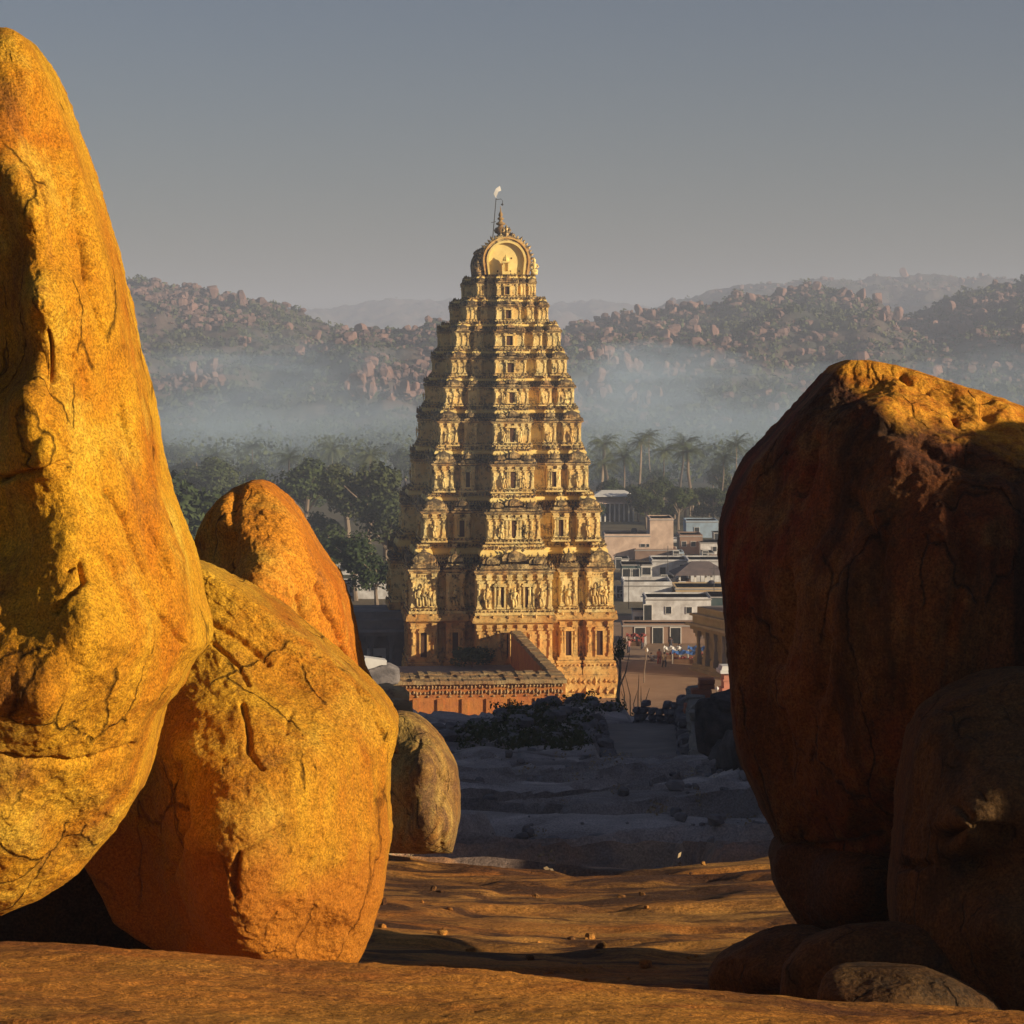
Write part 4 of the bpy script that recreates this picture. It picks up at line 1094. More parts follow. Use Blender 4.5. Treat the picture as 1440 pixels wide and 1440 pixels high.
# ------------------------------------------------------------------ rubble, ramp, walls between the hill and the street
def stones(n0, mat, blocky=.5, amp=.08, nu=8, nv=5):
    out = []
    for s in range(5):
        V, Fc = rock_shape(n0 + s, nu, nv, 7, blocky, amp); V[:, 2] -= (V[:, 2].max() + V[:, 2].min()) / 2
        V /= np.abs(V).max(0)
        out.append(mesh_np('stone', V * .5, Fc, mat, False))
    return out
ST = stones(100, M['rubble']); SB = stones(200, M['block'], .75, .03)
ROCKM = [mesh_np('rock', *rock_shape(300 + s, 20, 14, 10, .3, .14), M['rubble'], True) for s in range(5)]
PALE = [mesh_np('rock', *rock_shape(330 + s, 20, 14, 10, .3, .14), M['rough'], True) for s in range(3)]
def gz(x, y): return float(ground_z(np.array([x]), np.array([y]))[0])
def rubble_wall(name, label, a, b, h0, h1, size, thick=1, jag=.25, cat='wall', meshes=None):
    """stones laid in rough courses from a to b (both on the ground)"""
    a, b = Vector(a), Vector(b); L = (b - a).length; t = thing(name, label, cat, tuple(a)); ang = math.atan2((b - a).y, (b - a).x)
    nx = int(L / (size * .78))
    for i in range(nx):
        u = (i + .5) / nx; p = a.lerp(b, u); H = h0 + (h1 - h0) * u + random.uniform(-jag, jag) * size * 2
        for j in range(max(1, int(H / (size * .62)))):
            w = size * random.uniform(.9, 1.15); o = (p - a) + Vector((random.uniform(-.12, .12) * size, random.uniform(-.15, .15) * size, (j + .5) * size * .62 - .15))
            link('stone', random.choice(meshes or ST), t, o, (random.uniform(-.12, .12), random.uniform(-.12, .12), ang + random.uniform(-.2, .2)), (w, size * thick, size * .68))
    return t
pth = []
for d in np.linspace(86, 128, 24):
    l = 868 + (848 - 868) * (d - 86) / 42; r_ = 966 - 6 * (d - 86) / 42
    for px in np.linspace(l, r_, 8): 
        X = at(px, d); pth.append((X, d, EYE - (1090 - (1090 - 1018) * ((1 / 86 - 1 / d) / (1 / 86 - 1 / 128)) - 500) / F * d))
pth = np.array(pth); 
Q = grid_quads(24, 8)
Vp = pth + np.stack([np.zeros(len(pth)), np.zeros(len(pth)), fbm(pth, .4, 4) * .12], 1)
low = Vp.copy(); low[:, 2] -= 2.5
edge = list(range(8)) + [8 * i + 7 for i in range(1, 24)] + [8 * 23 + i for i in range(6, -1, -1)] + [8 * i for i in range(22, 0, -1)]
sq = [(edge[(i + 1) % len(edge)], edge[i], edge[i] + len(Vp), edge[(i + 1) % len(edge)] + len(Vp)) for i in range(len(edge))]
M['rampsoil'] = plain_mat('packed_grey_brown_path', (0.20, 0.17, 0.15), (0.29, 0.24, 0.20), .5, 3, .6, .06, detail=10)
tag(link('path', mesh_np('path', np.concatenate([Vp, low]), np.concatenate([Q, np.array(sq)]), M['rampsoil'], False)), kind='structure')
random.seed(31)
def pz(px, py, d): return tuple(P(px, py, d))
rubble_wall('kerb', 'row of loose kerb stones along the left side of the sloping path', pz(861, 1092, 86), pz(842, 1022, 126), .55, .6, .62, 1.2, .2, 'kerb')
rubble_wall('stone_wall', 'dark rubble wall closing the far end of the sloping path', pz(893, 1026, 129), pz(963, 1030, 127), 1.75, 1.9, .55, 1.3, .35)
rubble_wall('stone_wall', 'dark rubble wall stepping down the right side of the sloping path', pz(962, 1034, 125), pz(972, 1096, 87), 2.0, .9, .7, 1.2, .3)
rubble_wall('stone_wall', 'high ruined block wall between the path and the stacked dark blocks', pz(976, 1010, 122), pz(990, 1100, 80), 1.7, 1.0, .7, 1.2, .4, meshes=SB)
rubble_wall('stone_wall', 'low wall of long grey stones left of the foot of the path', pz(772, 1092, 84), pz(850, 1094, 84), .62, .55, .85, 1.6, .1, meshes=SB)
rubble_wall('stone_wall', 'broken rubble wall crossing the shaded mound', pz(690, 1066, 108), pz(845, 1062, 112), 1.1, 1.6, .55, 1.2, .5)
rubble_wall('stone_wall', 'far broken rubble wall below the terrace', pz(755, 1036, 140), pz(872, 1020, 150), 1.3, .9, .6, 1.2, .6)
rk = [(650, 735, 1112, 78, 'flat dark rock ledge right of the olive brown boulder'), (655, 695, 1078, 95, 'low boulder lying above the flat dark ledge'), (600, 640, 1045, 120, 'pale blue shaded rock behind the olive brown boulder'),
      (740, 800, 1078, 100, 'grey rock beside the long low stone wall'), (800, 850, 1060, 108, 'upright grey rock at the left edge of the sloping path'), (765, 805, 1026, 135, 'broken brown rock under the right end of the terrace'), (712, 770, 1058, 115, 'mossy rock in the middle of the shaded mound'),
      (640, 700, 1048, 130, 'rounded rock at the foot of the terrace wall'), (828, 850, 1088, 88, 'small grey rock at the foot of the kerb'), (690, 742, 1036, 140, 'brown rock under the terrace wall')]
for a, b, yb, d, lb_ in rk:
    w = (b - a) / F * d; c = P((a + b) / 2, yb, d)
    random.seed(a); hgt = {650: .5, 800: 1.1, 765: 1.0}.get(a, .75)
    o = link('rock', random.choice(ROCKM), None, (c.x, d, c.z - .05), (0, 0, random.uniform(-.4, .4)), (w / 2 * 1.1, w / 2 * .9, w / 2 * hgt)); tag(o, lb_, 'rock')
# weeds and small stones on the shaded mound
n = 700
dd = rng.uniform(92, 165, n); px_ = rng.uniform(640, 870, n)
x_ = (px_ - 720) / F * dd
ok = ~((px_ > 838) & (dd < 130)) & ~((px_ < 700) & (dd > 112))
pts = np.stack([x_, dd, ground_z(x_, dd)], 1)[ok]
tag(link('weeds', clump_field('weeds', pts, rng.uniform(.2, .65, len(pts)), M['leaf2'], 44, .17, 5, .9)), kind='stuff')
def rubble_field(name, pts, sizes, shapes, mat, rot=True, stretch=.3, seed=3, sink=.1):
    r = np.random.default_rng(seed); VV = []; FF = []; off = 0
    k = r.integers(0, len(shapes), len(pts))
    for s, (V, Fc) in enumerate(shapes):
        m = np.where(k == s)[0]
        if not len(m): continue
        a = r.uniform(0, 6.28, len(m)); c, sn = np.cos(a)[:, None], np.sin(a)[:, None]
        sc = sizes[m][:, None, None] * (1 + r.uniform(-stretch, stretch, (len(m), 1, 3)))
        W_ = V[None] * sc; W_[:, :, 2] *= .75
        X = W_[:, :, 0] * c - W_[:, :, 1] * sn; Y = W_[:, :, 0] * sn + W_[:, :, 1] * c
        W_ = np.stack([X, Y, W_[:, :, 2] - sizes[m][:, None] * sink], 2) + pts[m][:, None, :]
        VV.append(W_.reshape(-1, 3)); FF.append((Fc[None] + (np.arange(len(m)) * len(V))[:, None, None]).reshape(-1, 3) + off); off += len(m) * len(V)
    return mesh_np(name, np.concatenate(VV), np.concatenate(FF), mat, False)
SMALL = [rock_shape(400 + s, 7, 5, 7, .3, .1) for s in range(6)]
n = 900; dd = rng.uniform(95, 170, n); px_ = rng.uniform(600, 880, n); x_ = (px_ - 720) / F * dd
ok = ~((px_ > 838) & (dd < 130)) & ~((px_ < 700) & (dd > 112))
pts = np.stack([x_, dd, ground_z(x_, dd)], 1)[ok]
tag(link('rubble', rubble_field('rubble', pts, rng.uniform(.1, .42, len(pts)), SMALL, M['rubble'])), kind='stuff')

# ruined brick pier, piled dark rocks, gate pier on the right
M['brick'] = plain_mat('old_orange_brick', (0.48, 0.17, 0.08), (0.34, 0.13, 0.07), 2, 12, .6, .03)
br = thing('brick_ruin', 'stepped ruin of orange brick standing right of the dark rubble wall', 'ruin', tuple(P(976, 1046, 112)))
bm = MB(); bm.box(-.5, .5, -.5, .5, 0, 1); bme = bm.mesh('brick_course', M['brick'])
for i in range(13):
    x0, x1 = (-.55, .15) if i < 5 else ((-.45, .55) if i < 8 else ((-.05, .85) if i < 11 else (.25, .95)))
    link('brick_course', bme, br, ((x0 + x1) / 2 + random.uniform(-.04, .04), i * .05, i * .225), None, (x1 - x0, .9 + random.uniform(-.05, .05), .19))
BLK = [mesh_np('stone', *rock_shape(700 + q, 22, 14, 9, .62, .07), M['darkstone'], False) for q in range(4)]
for q, (px, pb, wpx, hpx, d_, lb_) in enumerate(((1006, 1122, 62, 70, 60, 'large dark block at the foot of the stack beside the huge boulder'), (1042, 1128, 60, 84, 57, 'dark block half hidden by the huge boulder'), (1010, 1060, 56, 60, 61, 'dark block in the middle of the stack beside the huge boulder'),
        (1022, 1008, 44, 30, 61, 'flat pale topped slab capping the stack beside the huge boulder'), (1060, 1150, 50, 36, 50, 'low dark stone at the very foot of the stacked blocks'), (982, 1110, 26, 26, 66, 'small dark stone left of the stacked blocks'))):
    c = P(px + 11, pb, d_); k_ = d_ / F
    tag(link('boulder', BLK[q % 4], None, (c.x, d_, c.z), (0, 0, .3 * q), (wpx * k_ / 1.55, wpx * k_ / 1.5, hpx * k_ / 1.45)), lb_, 'boulder')
M['pinkwash'] = plain_mat('salmon_limewash', (0.62, 0.26, 0.17), (0.50, 0.22, 0.15), .8, 4, .4, .03)
c = P(1026, 992, 215); g = thing('gate_pier', 'salmon gate pier with a cream capital beside the huge dark boulder', 'pier', (c.x, 215, c.z), R(6))
mb = MB(); mb.box(-.8, .8, -.8, .8, 0, 1.6); mb.box(-.95, .95, -.95, .95, 0, .25); mb.build('plinth', M['pinkwash'], g)
mb = MB(); mb.box(-.62, .62, -.62, .62, 1.6, 2.9); mb.box(-.7, .7, -.7, .7, 2.2, 2.35); mb.build('shaft', M['pinkwash'], g)
mb = MB(); mb.box(-1.0, 1.0, -1.0, 1.0, 2.9, 3.2); mb.box(-.9, .9, -.9, .9, 3.2, 3.55, .12, .12); mb.build('capital', M['white'], g)
for a, yb, d, w, h, lb_, ms in ((548, 1003, 150, 3.4, 2.0, 'pale broken rock beside the left end of the terrace', PALE), (530, 960, 190, 3.2, 1.7, 'dark rock under the tilted cream slab', ROCKM), (556, 1012, 140, 2.0, 1.2, 'small pale rock beside the broken one', PALE)):
    c = P(a, yb, d); tag(link('rock', ms[a % 3], None, (c.x, d, c.z - .2), (0, 0, .5), (w / 2, w / 2, h * .6)), lb_, 'rock')
mb = MB(); mb.box(-.95, .95, -.8, .8, 0, 1.15, .1, .1)
c = P(524, 946, 190); o = mb.build('stone_slab', M['white'], None, (c.x, 190, c.z), (0, R(9), R(10))); tag(o, 'tilted cream stone slab on the rocks right of the pointed boulder', 'stone slab')

# ------------------------------------------------------------------ buildings
M['paleblue'] = plain_mat('weathered_white_plaster', (0.78, 0.77, 0.76), (0.42, 0.39, 0.37), .55, 2, .3, .03, detail=10)
M['cream'] = plain_mat('pinkish_cream_plaster', (0.80, 0.60, 0.46), (0.52, 0.37, 0.28), .5, 2, .3, .03, detail=9)
M['brownwall'] = plain_mat('dusty_brown_plaster', (0.26, 0.17, 0.13), (0.34, 0.23, 0.17), .4, 2, .4, .04)
M['roofgrey'] = plain_mat('grey_concrete_roof', (0.34, 0.33, 0.32), (0.46, 0.43, 0.40), .35, 2, .4, .04, detail=9)
M['rooftile'] = plain_mat('dark_slate_brown_roof', (0.12, 0.10, 0.10), (0.18, 0.14, 0.13), .6, 5, .6, .06)
M['hole'] = plain_mat('dark_opening', (0.025, 0.03, 0.035), (0.05, 0.05, 0.05), 1, 3, 0, .01, .4)
M['teal'] = plain_mat('blue_green_limewash', (0.05, 0.085, 0.09), (0.09, 0.12, 0.12), .6, 4, .5, .04)
M['oldstone'] = plain_mat('shaded_grey_temple_stone', (0.17, 0.16, 0.16), (0.25, 0.23, 0.22), .6, 4, .6, .05)
M['wood'] = plain_mat('brown_wood', (0.16, 0.09, 0.05), (0.22, 0.13, 0.08), 2, 9, .3, .02)
M['skyblue'] = plain_mat('faded_sky_blue_plaster', (0.36, 0.48, 0.60), (0.26, 0.32, 0.38), .6, 2, .3, .03)
M['ochrewall'] = plain_mat('faded_ochre_plaster', (0.60, 0.45, 0.25), (0.40, 0.28, 0.17), .6, 2, .3, .03)
M['blue'] = plain_mat('blue_tarpaulin', (0.05, 0.12, 0.34), (0.08, 0.17, 0.42), 1, 3, .6, .05, .5)
M['redcloth'] = plain_mat('dark_red_cloth', (0.30, 0.07, 0.05), (0.22, 0.06, 0.05), 2, 8, .4, .03)
WIN = MB(); WIN.box(-.5, .5, -.06, .02, 0, 1); WINM = WIN.mesh('window', M['hole'])
FRM = MB(); FRM.box(-.58, -.5, -.10, .02, -.06, 1.06); FRM.box(.5, .58, -.10, .02, -.06, 1.06); FRM.box(-.5, .5, -.10, .02, 1.0, 1.06); FRM.box(-.5, .5, -.12, .02, -.06, 0); FRMM = FRM.mesh('frame', M['white'])
def house(label, x0, x1, ytop, ybot, depth=8, wall='paleblue', wins=(), doors=(), parapet=.35, rz=0.0, cat='house', roof='roofgrey', d=None):
    d = d or 35 * F / (ybot - 500)
    X0, X1 = at(x0, d), at(x1, d); h = (ybot - ytop) * d / F
    z = EYE - (ybot - 500) / F * d
    t = thing('house', label, cat, ((X0 + X1) / 2, d, max(z, 0)), rz); w = (X1 - X0) / 2
    mb = MB(); mb.box(-w, w, 0, depth, -.2, h - parapet); mb.build('wall', M[wall], t)
    mb = MB(); mb.box(-w - .12, w + .12, -.12, depth + .12, h - parapet - .15, h - parapet); mb.build('roof', M[roof], t)
    mb = MB()
    if parapet > .1:
        mb.box(-w, w, 0, .2, h - parapet, h); mb.box(-w, w, depth - .2, depth, h - parapet, h); mb.box(-w, -w + .2, .2, depth - .2, h - parapet, h - .003); mb.box(w - .2, w, .2, depth - .2, h - parapet, h - .003)
        mb.build('parapet', M[wall], t)
    for px, py, ww, hh in wins:
        o = link('window', WINM, t, (at(px, d) - (X0 + X1) / 2, 0, (ybot - py) * d / F - hh / 2), None, (ww, 1, hh)); link('frame', FRMM, o)
    for px, ww, hh in doors:
        o = link('door', WINM, t, (at(px, d) - (X0 + X1) / 2, 0, .02), None, (ww, 1, hh)); link('frame', FRMM, o)
    return t
house('long low white house with two small windows at the end of the street', 908, 1000, 840, 877, 7, 'paleblue', ((940, 858, .7, .9), (969, 858, .7, .8)), ((911, 1.0, 2.4), (996, 1.1, 2.0)), .2)
house('narrow blue grey house at the right end of the long white house', 1000, 1026, 838, 877, 7, 'teal', (), ((1002, .9, 1.8),), .1)
house('small white kiosk with two openings left of the long white house', 890, 909, 857, 876, 3, 'white', ((896, 870, .7, .6), (904, 870, .7, .6)), (), .1)
house('flat pale roofed house behind the long white house', 877, 945, 818, 846, 8, 'paleblue', (), (), .5)
house('pale roofed house behind the narrow blue grey one', 950, 1030, 826, 848, 8, 'ochrewall', ((985, 838, .8, .6),), (), .15)
house('white house with a tall dark window and a doorway', 917, 968, 787, 815, 8, 'paleblue', ((932, 804, .9, 1.4),), ((961, 1.1, 2.3),), .2)
house('white house with a small window below the palms', 968, 1030, 787, 818, 8, 'paleblue', ((1000, 807, .6, .5),), (), .2)
house('house with a dark glazed veranda', 875, 901, 793, 816, 6, 'teal', ((882, 806, 1.4, 1.3), (893, 806, 1.3, 1.3)), (), .1)
house('small open fronted white house with a dark green veranda', 901, 917, 793, 816, 5, 'white', ((909, 803, 1.3, 1.1),), (), .1)
house('long pinkish cream house', 850, 914, 751, 787, 9, 'cream', ((904, 767, .7, .5), (911, 767, .5, .5)), (), .3)
house('tall plain cream block standing above the village', 914, 947, 729, 787, 9, 'cream', (), (), .15)
house('brown house right of the tall cream block', 956, 988, 752, 779, 8, 'brownwall', ((962, 765, .8, .9), (975, 765, .8, .9)), (), .2)
house('low brick roofed house before the cream block', 893, 952, 772, 788, 6, 'brownwall', (), (), .15, roof='roofgrey')
house('white house half hidden by the huge dark boulder', 985, 1040, 762, 781, 7, 'paleblue', ((1005, 772, .7, .8),), (), .1)
house('pale blue house beneath the palms', 965, 1010, 732, 756, 8, 'skyblue', ((980, 745, .9, .9),), (), .2)
house('long brown wall behind the market stalls', 876, 985, 877, 905, 4, 'brownwall', (), ((900, 1.2, 1.9), (925, 1.2, 1.9), (950, 1.2, 1.9)), .2, cat='building')
for i, (a, b, t_, bt, lb_) in enumerate(((428, 448, 738, 752, 'uppermost small white house beside the pointed boulder'), (440, 466, 750, 764, 'second small white house from the top beside the pointed boulder'), (462, 486, 768, 782, 'small white house in the middle of the left row'),
                        (470, 494, 788, 802, 'small grey white house low in the left row'), (478, 514, 818, 832, 'long pale roofed house behind the pillared hall'), (500, 552, 808, 836, 'low grey house between the trees and the tower'))):
    house(lb_, a, b, t_, bt + 6, 5, 'paleblue', (((a + b) / 2, (t_ + bt) / 2 + 4, .9, .9),), (), .15)

random.seed(44)
for i, (a, b, yb) in enumerate(((866, 884, 800), (884, 902, 832), (930, 948, 826), (947, 962, 790), (1000, 1018, 800), (1012, 1030, 856), (868, 880, 842), (938, 956, 772), (988, 1004, 790), (955, 972, 836), (862, 876, 768), (1004, 1022, 764))):
    house('small flat roofed house squeezed between the larger village houses', a, b, yb - random.uniform(13, 19), yb, random.uniform(4, 6), ('paleblue', 'cream', 'paleblue', 'skyblue', 'brownwall')[i % 5], (((a + b) / 2 + 2, yb - 7, .8, .9),), ((a + 4, .9, 1.8),), random.choice((.1, .3, .5)))['group'] = 'small houses between the larger ones'
def hip_roof(parent, w, dpt, z, h, mat, over=.5, name='roof', ridge=.3):
    m = MB(); w2, d2 = w / 2 + over, dpt / 2 + over
    m.v = [(-w2, -d2, z), (w2, -d2, z), (w2, d2, z), (-w2, d2, z), (-w2 * ridge, 0, z + h), (w2 * ridge, 0, z + h), (-w2, -d2, z - .12), (w2, -d2, z - .12), (w2, d2, z - .12), (-w2, d2, z - .12)]
    m.f = [(0, 1, 5, 4), (1, 2, 5), (2, 3, 4, 5), (3, 0, 4), (6, 9, 8, 7), (0, 6, 7, 1), (1, 7, 8, 2), (2, 8, 9, 3), (3, 9, 6, 0)]
    return m.build(name, M[mat], parent)
POST = MB(); POST.box(-.14, .14, -.14, .14, 0, 1); POSTM = POST.mesh('post', M['white'])
d = 365; pv = thing('pavilion', 'open pavilion with a dark hipped roof among the white houses', 'pavilion', (at(985, d), d, 0), R(4))
hip_roof(pv, 7.5, 6, 2.7, 1.7, 'rooftile', .5)
for x in (-3.5, -1.2, 1.2, 3.5):
    for y in (-2.8, 2.8): link('post', POSTM, pv, (x, y, 0), None, (1, 1, 2.6))
d = 520; pv = thing('pavilion', 'two tiered pavilion with pale sloping roofs over a dark colonnade', 'pavilion', (at(862, d), d, 0), R(4))
hip_roof(pv, 9, 7, 5.4, 1.1, 'white', .3, ridge=.5); hip_roof(pv, 8.5, 6, 3.9, 1.3, 'cream', .5, 'lower_roof', .8)
mb = MB(); mb.box(-4, 4, -2.5, 2.5, 0, 3.8); mb.build('wall', M['hole'], pv)  # near-black box stands for the shade behind the posts
for i in range(9): link('post', POSTM, pv, (-4 + i, -3, 0), None, (1.1, 1.1, 3.8))
# pillared halls
def mandapa(label, x, y, rz, w, dpt, h, n, mat, door=None):
    t = thing('pillared_hall', label, 'hall', (x, y, 0), rz)
    mb = MB(); mb.box(-w / 2, w / 2, -dpt / 2, dpt / 2, 0, .8); mb.box(-w / 2 - .3, w / 2 + .3, -dpt / 2 - .3, dpt / 2 + .3, 0, .35); mb.build('plinth', M[mat], t)
    mb = MB(); mb.box(-w / 2 + .3, w / 2 - .3, -dpt / 2 + 1.8, dpt / 2 - .3, .8, h); mb.build('wall', M[mat], t)
    mb = MB(); mb.box(-w / 2 - .2, w / 2 + .2, -dpt / 2 - .2, dpt / 2 + .2, h, h + .45); mb.box(-w / 2 - .7, w / 2 + .7, -dpt / 2 - .7, dpt / 2 + .7, h + .45, h + .7, .15, .15)
    mb.box(-w / 2, w / 2, -dpt / 2, dpt / 2, h + .7, h + 1.5); mb.box(-w / 2 - .25, w / 2 + .25, -dpt / 2 - .25, dpt / 2 + .25, h + 1.5, h + 1.75); mb.box(-w / 2 + .4, w / 2 - .4, -dpt / 2 + .4, dpt / 2 - .4, h + 1.75, h + 2.5)
    mb.build('roof', M[mat], t)
    pm = MB(); pm.box(-.38, .38, -.38, .38, 0, .18); pm.box(-.25, .25, -.25, .25, .18, .45); pm.lathe([(.24, .45), (.2, .6), (.24, .78)], 8); pm.box(-.27, .27, -.27, .27, .78, .88); pm.box(-.5, .5, -.4, .4, .88, 1)
    pm = pm.mesh('pillar', M[mat])
    for i in range(n): link('pillar', pm, t, (-w / 2 + .5 + (w - 1) * i / (n - 1), -dpt / 2 + .5, .8), None, (1, 1, h - .8))
    for j in range(1, 4): link('pillar', pm, t, (-w / 2 + .5, -dpt / 2 + .5 + (dpt - 1) * j / 3, .8), None, (1, 1, h - .8))
    if door:
        mb = MB(); mb.box(-1.0, 1.0, -.1, .1, 0, 3.2); o = mb.build('door_surround', M['white'], t, (door, -dpt / 2 + 1.72, .8))
        mb = MB(); mb.box(-.55, .55, -.05, .05, 0, 2.4); mb.build('doorway', M['hole'], o, (0, -.1, 0))
    return t
mandapa('dark stone pillared hall at the left foot of the tower', at(520, 262), 262, R(6), 9.5, 8, 5.5, 5, 'oldstone', 0.6)
m2_ = mandapa('grey stone pillared hall along the right side of the street', at(1036, 268), 270, R(-68), 9, 6.0, 4.6, 5, 'oldstone')
mb = MB(); mb.box(-1.6, 1.6, -1.0, 1.0, 0, 1.3); mb.box(-1.8, 1.8, -1.2, 1.2, 1.3, 1.55)
o = mb.build('brick_parapet', M['brick'], m2_, (1, 0, 7.5)); 

# ------------------------------------------------------------------ street: people, stalls, wooden tripod, withered palm, tree
def person(label, x, y, rz, shirt, legs, pose=0, h=1.68, seated=False):
    t = thing('person', label, 'person', (x, y, .03), rz)
    s = h / 1.7
    if not seated: sk = {'pel': (0, 0, .92), 'ch': (0, -.02, 1.28), 'nk': (0, -.02, 1.47), 'hd': (0, -.04, 1.60), 'tp': (0, -.03, 1.70),
          'hl': (-.10, 0, .88), 'kl': (-.11, -.14 - .06 * pose, .50), 'al': (-.11, .02 - .12 * pose, .08), 'tl': (-.12, -.14 - .12 * pose, .03),
          'hr': (.10, 0, .88), 'kr': (.11, .04, .50), 'ar': (.11, .18 + .1 * pose, .10), 'tr': (.12, .04 + .1 * pose, .03),
          'sl': (-.19, -.02, 1.42), 'el': (-.26, .04, 1.15), 'wl': (-.25, -.08, .92), 'sr': (.19, -.02, 1.42), 'er': (.26, .0, 1.15), 'wr': (.22, -.18, .98)}
    else: sk = {'pel': (0, .1, .16), 'ch': (0, .04, .52), 'nk': (0, .02, .70), 'hd': (0, 0, .83), 'tp': (0, 0, .93),
          'hl': (-.10, .08, .16), 'kl': (-.28, -.28, .26), 'al': (-.05, -.35, .08), 'tl': (.06, -.36, .05), 'hr': (.10, .08, .16), 'kr': (.28, -.28, .26), 'ar': (.05, -.25, .08), 'tr': (-.06, -.26, .05),
          'sl': (-.19, .03, .65), 'el': (-.26, -.05, .40), 'wl': (-.2, -.25, .32), 'sr': (.19, .03, .65), 'er': (.26, -.05, .40), 'wr': (.18, -.25, .32)}
    rad = {'pel': .135, 'ch': .15, 'nk': .055, 'hd': .10, 'tp': .06, 'h': .095, 'k': .06, 'a': .04, 't': .035, 's': .06, 'e': .045, 'w': .03}
    names = list(sk); idx = {n_: i for i, n_ in enumerate(names)}
    me = bpy.data.meshes.new('body')
    E = [('pel', 'ch'), ('ch', 'nk'), ('nk', 'hd'), ('hd', 'tp'), ('pel', 'hl'), ('hl', 'kl'), ('kl', 'al'), ('al', 'tl'), ('pel', 'hr'), ('hr', 'kr'), ('kr', 'ar'), ('ar', 'tr'), ('ch', 'sl'), ('sl', 'el'), ('el', 'wl'), ('ch', 'sr'), ('sr', 'er'), ('er', 'wr')]
    me.from_pydata([sk[n_] for n_ in names], [(idx[a], idx[b]) for a, b in E], []); me.materials.append(M['skin'])
    o = link('body', me, t, None, None, s)
    md = o.modifiers.new('skin', 'SKIN'); sv = me.skin_vertices[0].data
    for n_ in names:
        r_ = rad.get(n_, rad.get(n_[0], .05)); sv[idx[n_]].radius = (r_, r_)
    sv[0].use_root = True
    o.modifiers.new('sub', 'SUBSURF').levels = 1; o.modifiers['sub'].render_levels = 1
    P0 = Vector(sk['pel']); C0 = Vector(sk['ch'])
    mb = MB(); mb.tube([P0 + Vector((0, 0, -.10)), P0.lerp(C0, .5), C0, C0 + Vector((0, 0, .12)), C0 + Vector((0, 0, .2))], [.18, .165, .19, .17, .07], 10)
    for q in 'lr': mb.tube([sk['s' + q], Vector(sk['s' + q]).lerp(Vector(sk['e' + q]), .8)], [.085, .07], 8)
    mb.build('shirt', M[shirt], t, None, None, True, s)
    mb = MB()
    for q in 'lr': mb.tube([Vector(sk['h' + q]) + Vector((0, 0, .05)), sk['k' + q], sk['a' + q]], [.125, .10, .08], 8)
    mb.build('trousers', M[legs], t, None, None, True, s)
    mb = MB(); hd = Vector(sk['hd']); mb.lathe([(.11, .0), (.118, .05), (.10, .11), (.05, .145)], 9, tuple(hd + Vector((0, .015, -.01)))); mb.build('hair', M['hair'], t, None, None, True, s)
    return t
M['skin'] = plain_mat('brown_skin', (0.22, 0.11, 0.06), (0.20, 0.10, 0.055), 1, 5, 0, .01, .6)
M['hair'] = plain_mat('black_hair', (0.015, 0.012, 0.01), (0.03, 0.02, 0.02), 9, 30, .3, .01)
M['pinkcloth'] = plain_mat('faded_pink_cloth', (0.48, 0.22, 0.20), (0.40, 0.18, 0.16), 4, 12, .3, .02)
M['darkcloth'] = plain_mat('dark_cloth', (0.05, 0.05, 0.07), (0.08, 0.07, 0.08), 4, 12, .3, .02)
for px, d, rz, sh_, lg, ps, lb_, st in ((934, 275, 2.6, 'white', 'darkcloth', 1, 'person in a white shirt walking up the street', False), (927, 278, 2.9, 'pinkcloth', 'redcloth', .5, 'person in faded pink clothes walking beside the one in white', False),
                                (916, 281, .4, 'white', 'white', 0, 'person in pale clothes sitting at the left of the walking pair', True), (955, 284, -.3, 'darkcloth', 'darkcloth', 0, 'dark clothed person standing behind the blue tarpaulin', False),
                                (903, 292, .5, 'redcloth', 'darkcloth', 0, 'person in dark red standing by the brown wall', False), (943, 290, .2, 'darkcloth', 'darkcloth', 0, 'dark clothed person between the walking pair and the tarpaulin', False),
                                (884, 288, .2, 'pinkcloth', 'darkcloth', 0, 'person in pink near the corner of the tower', False)):
    person(lb_, at(px, d), d, rz, sh_, lg, ps, 1.7, st)
def stall(px, d, w, cloth, label):
    t = thing('market_stall', label, 'market stall', (at(px, d), d, .03), R(-8))
    m = MB(); n_ = 8
    for i in range(n_ + 1):
        for j in range(4): m.v.append((-w / 2 + w * i / n_, -1 + j * .7, 1.15 + .25 * math.sin(j / 3 * math.pi) + .12 * math.sin(i * 1.9 + j)))
    for i in range(n_):
        for j in range(3): a = i * 4 + j; m.f.append((a, a + 4, a + 5, a + 1))
    o = m.build('canopy', M[cloth], t); o.modifiers.new('solid', 'SOLIDIFY').thickness = .04
    for x in (-w / 2 + .1, w / 2 - .1):
        for y in (-.95, .95): link('post', POSTM, t, (x, y, 0), None, (.35, .35, 1.15))
    m = MB(); m.box(-w / 2 + .2, w / 2 - .2, -.7, .7, 0, .5); m.build('table', M['wood'], t)
    m = MB()
    for i in range(14): m.blob((random.uniform(-w / 2 + .3, w / 2 - .3), random.uniform(-.6, .6), .6), (.14, .14, .14))
    tag(m.build('goods', M['redcloth'], t), kind='stuff')
stall(965, 279, 3.2, 'blue', 'market stall under a bright blue tarpaulin'); stall(946, 283, 2.0, 'white', 'market stall under a small pale cloth')
stall(982, 283, 2.4, 'blue', 'second blue covered stall close to the pillared hall'); stall(895, 296, 2.4, 'redcloth', 'market stall with a dark red cloth by the brown wall')
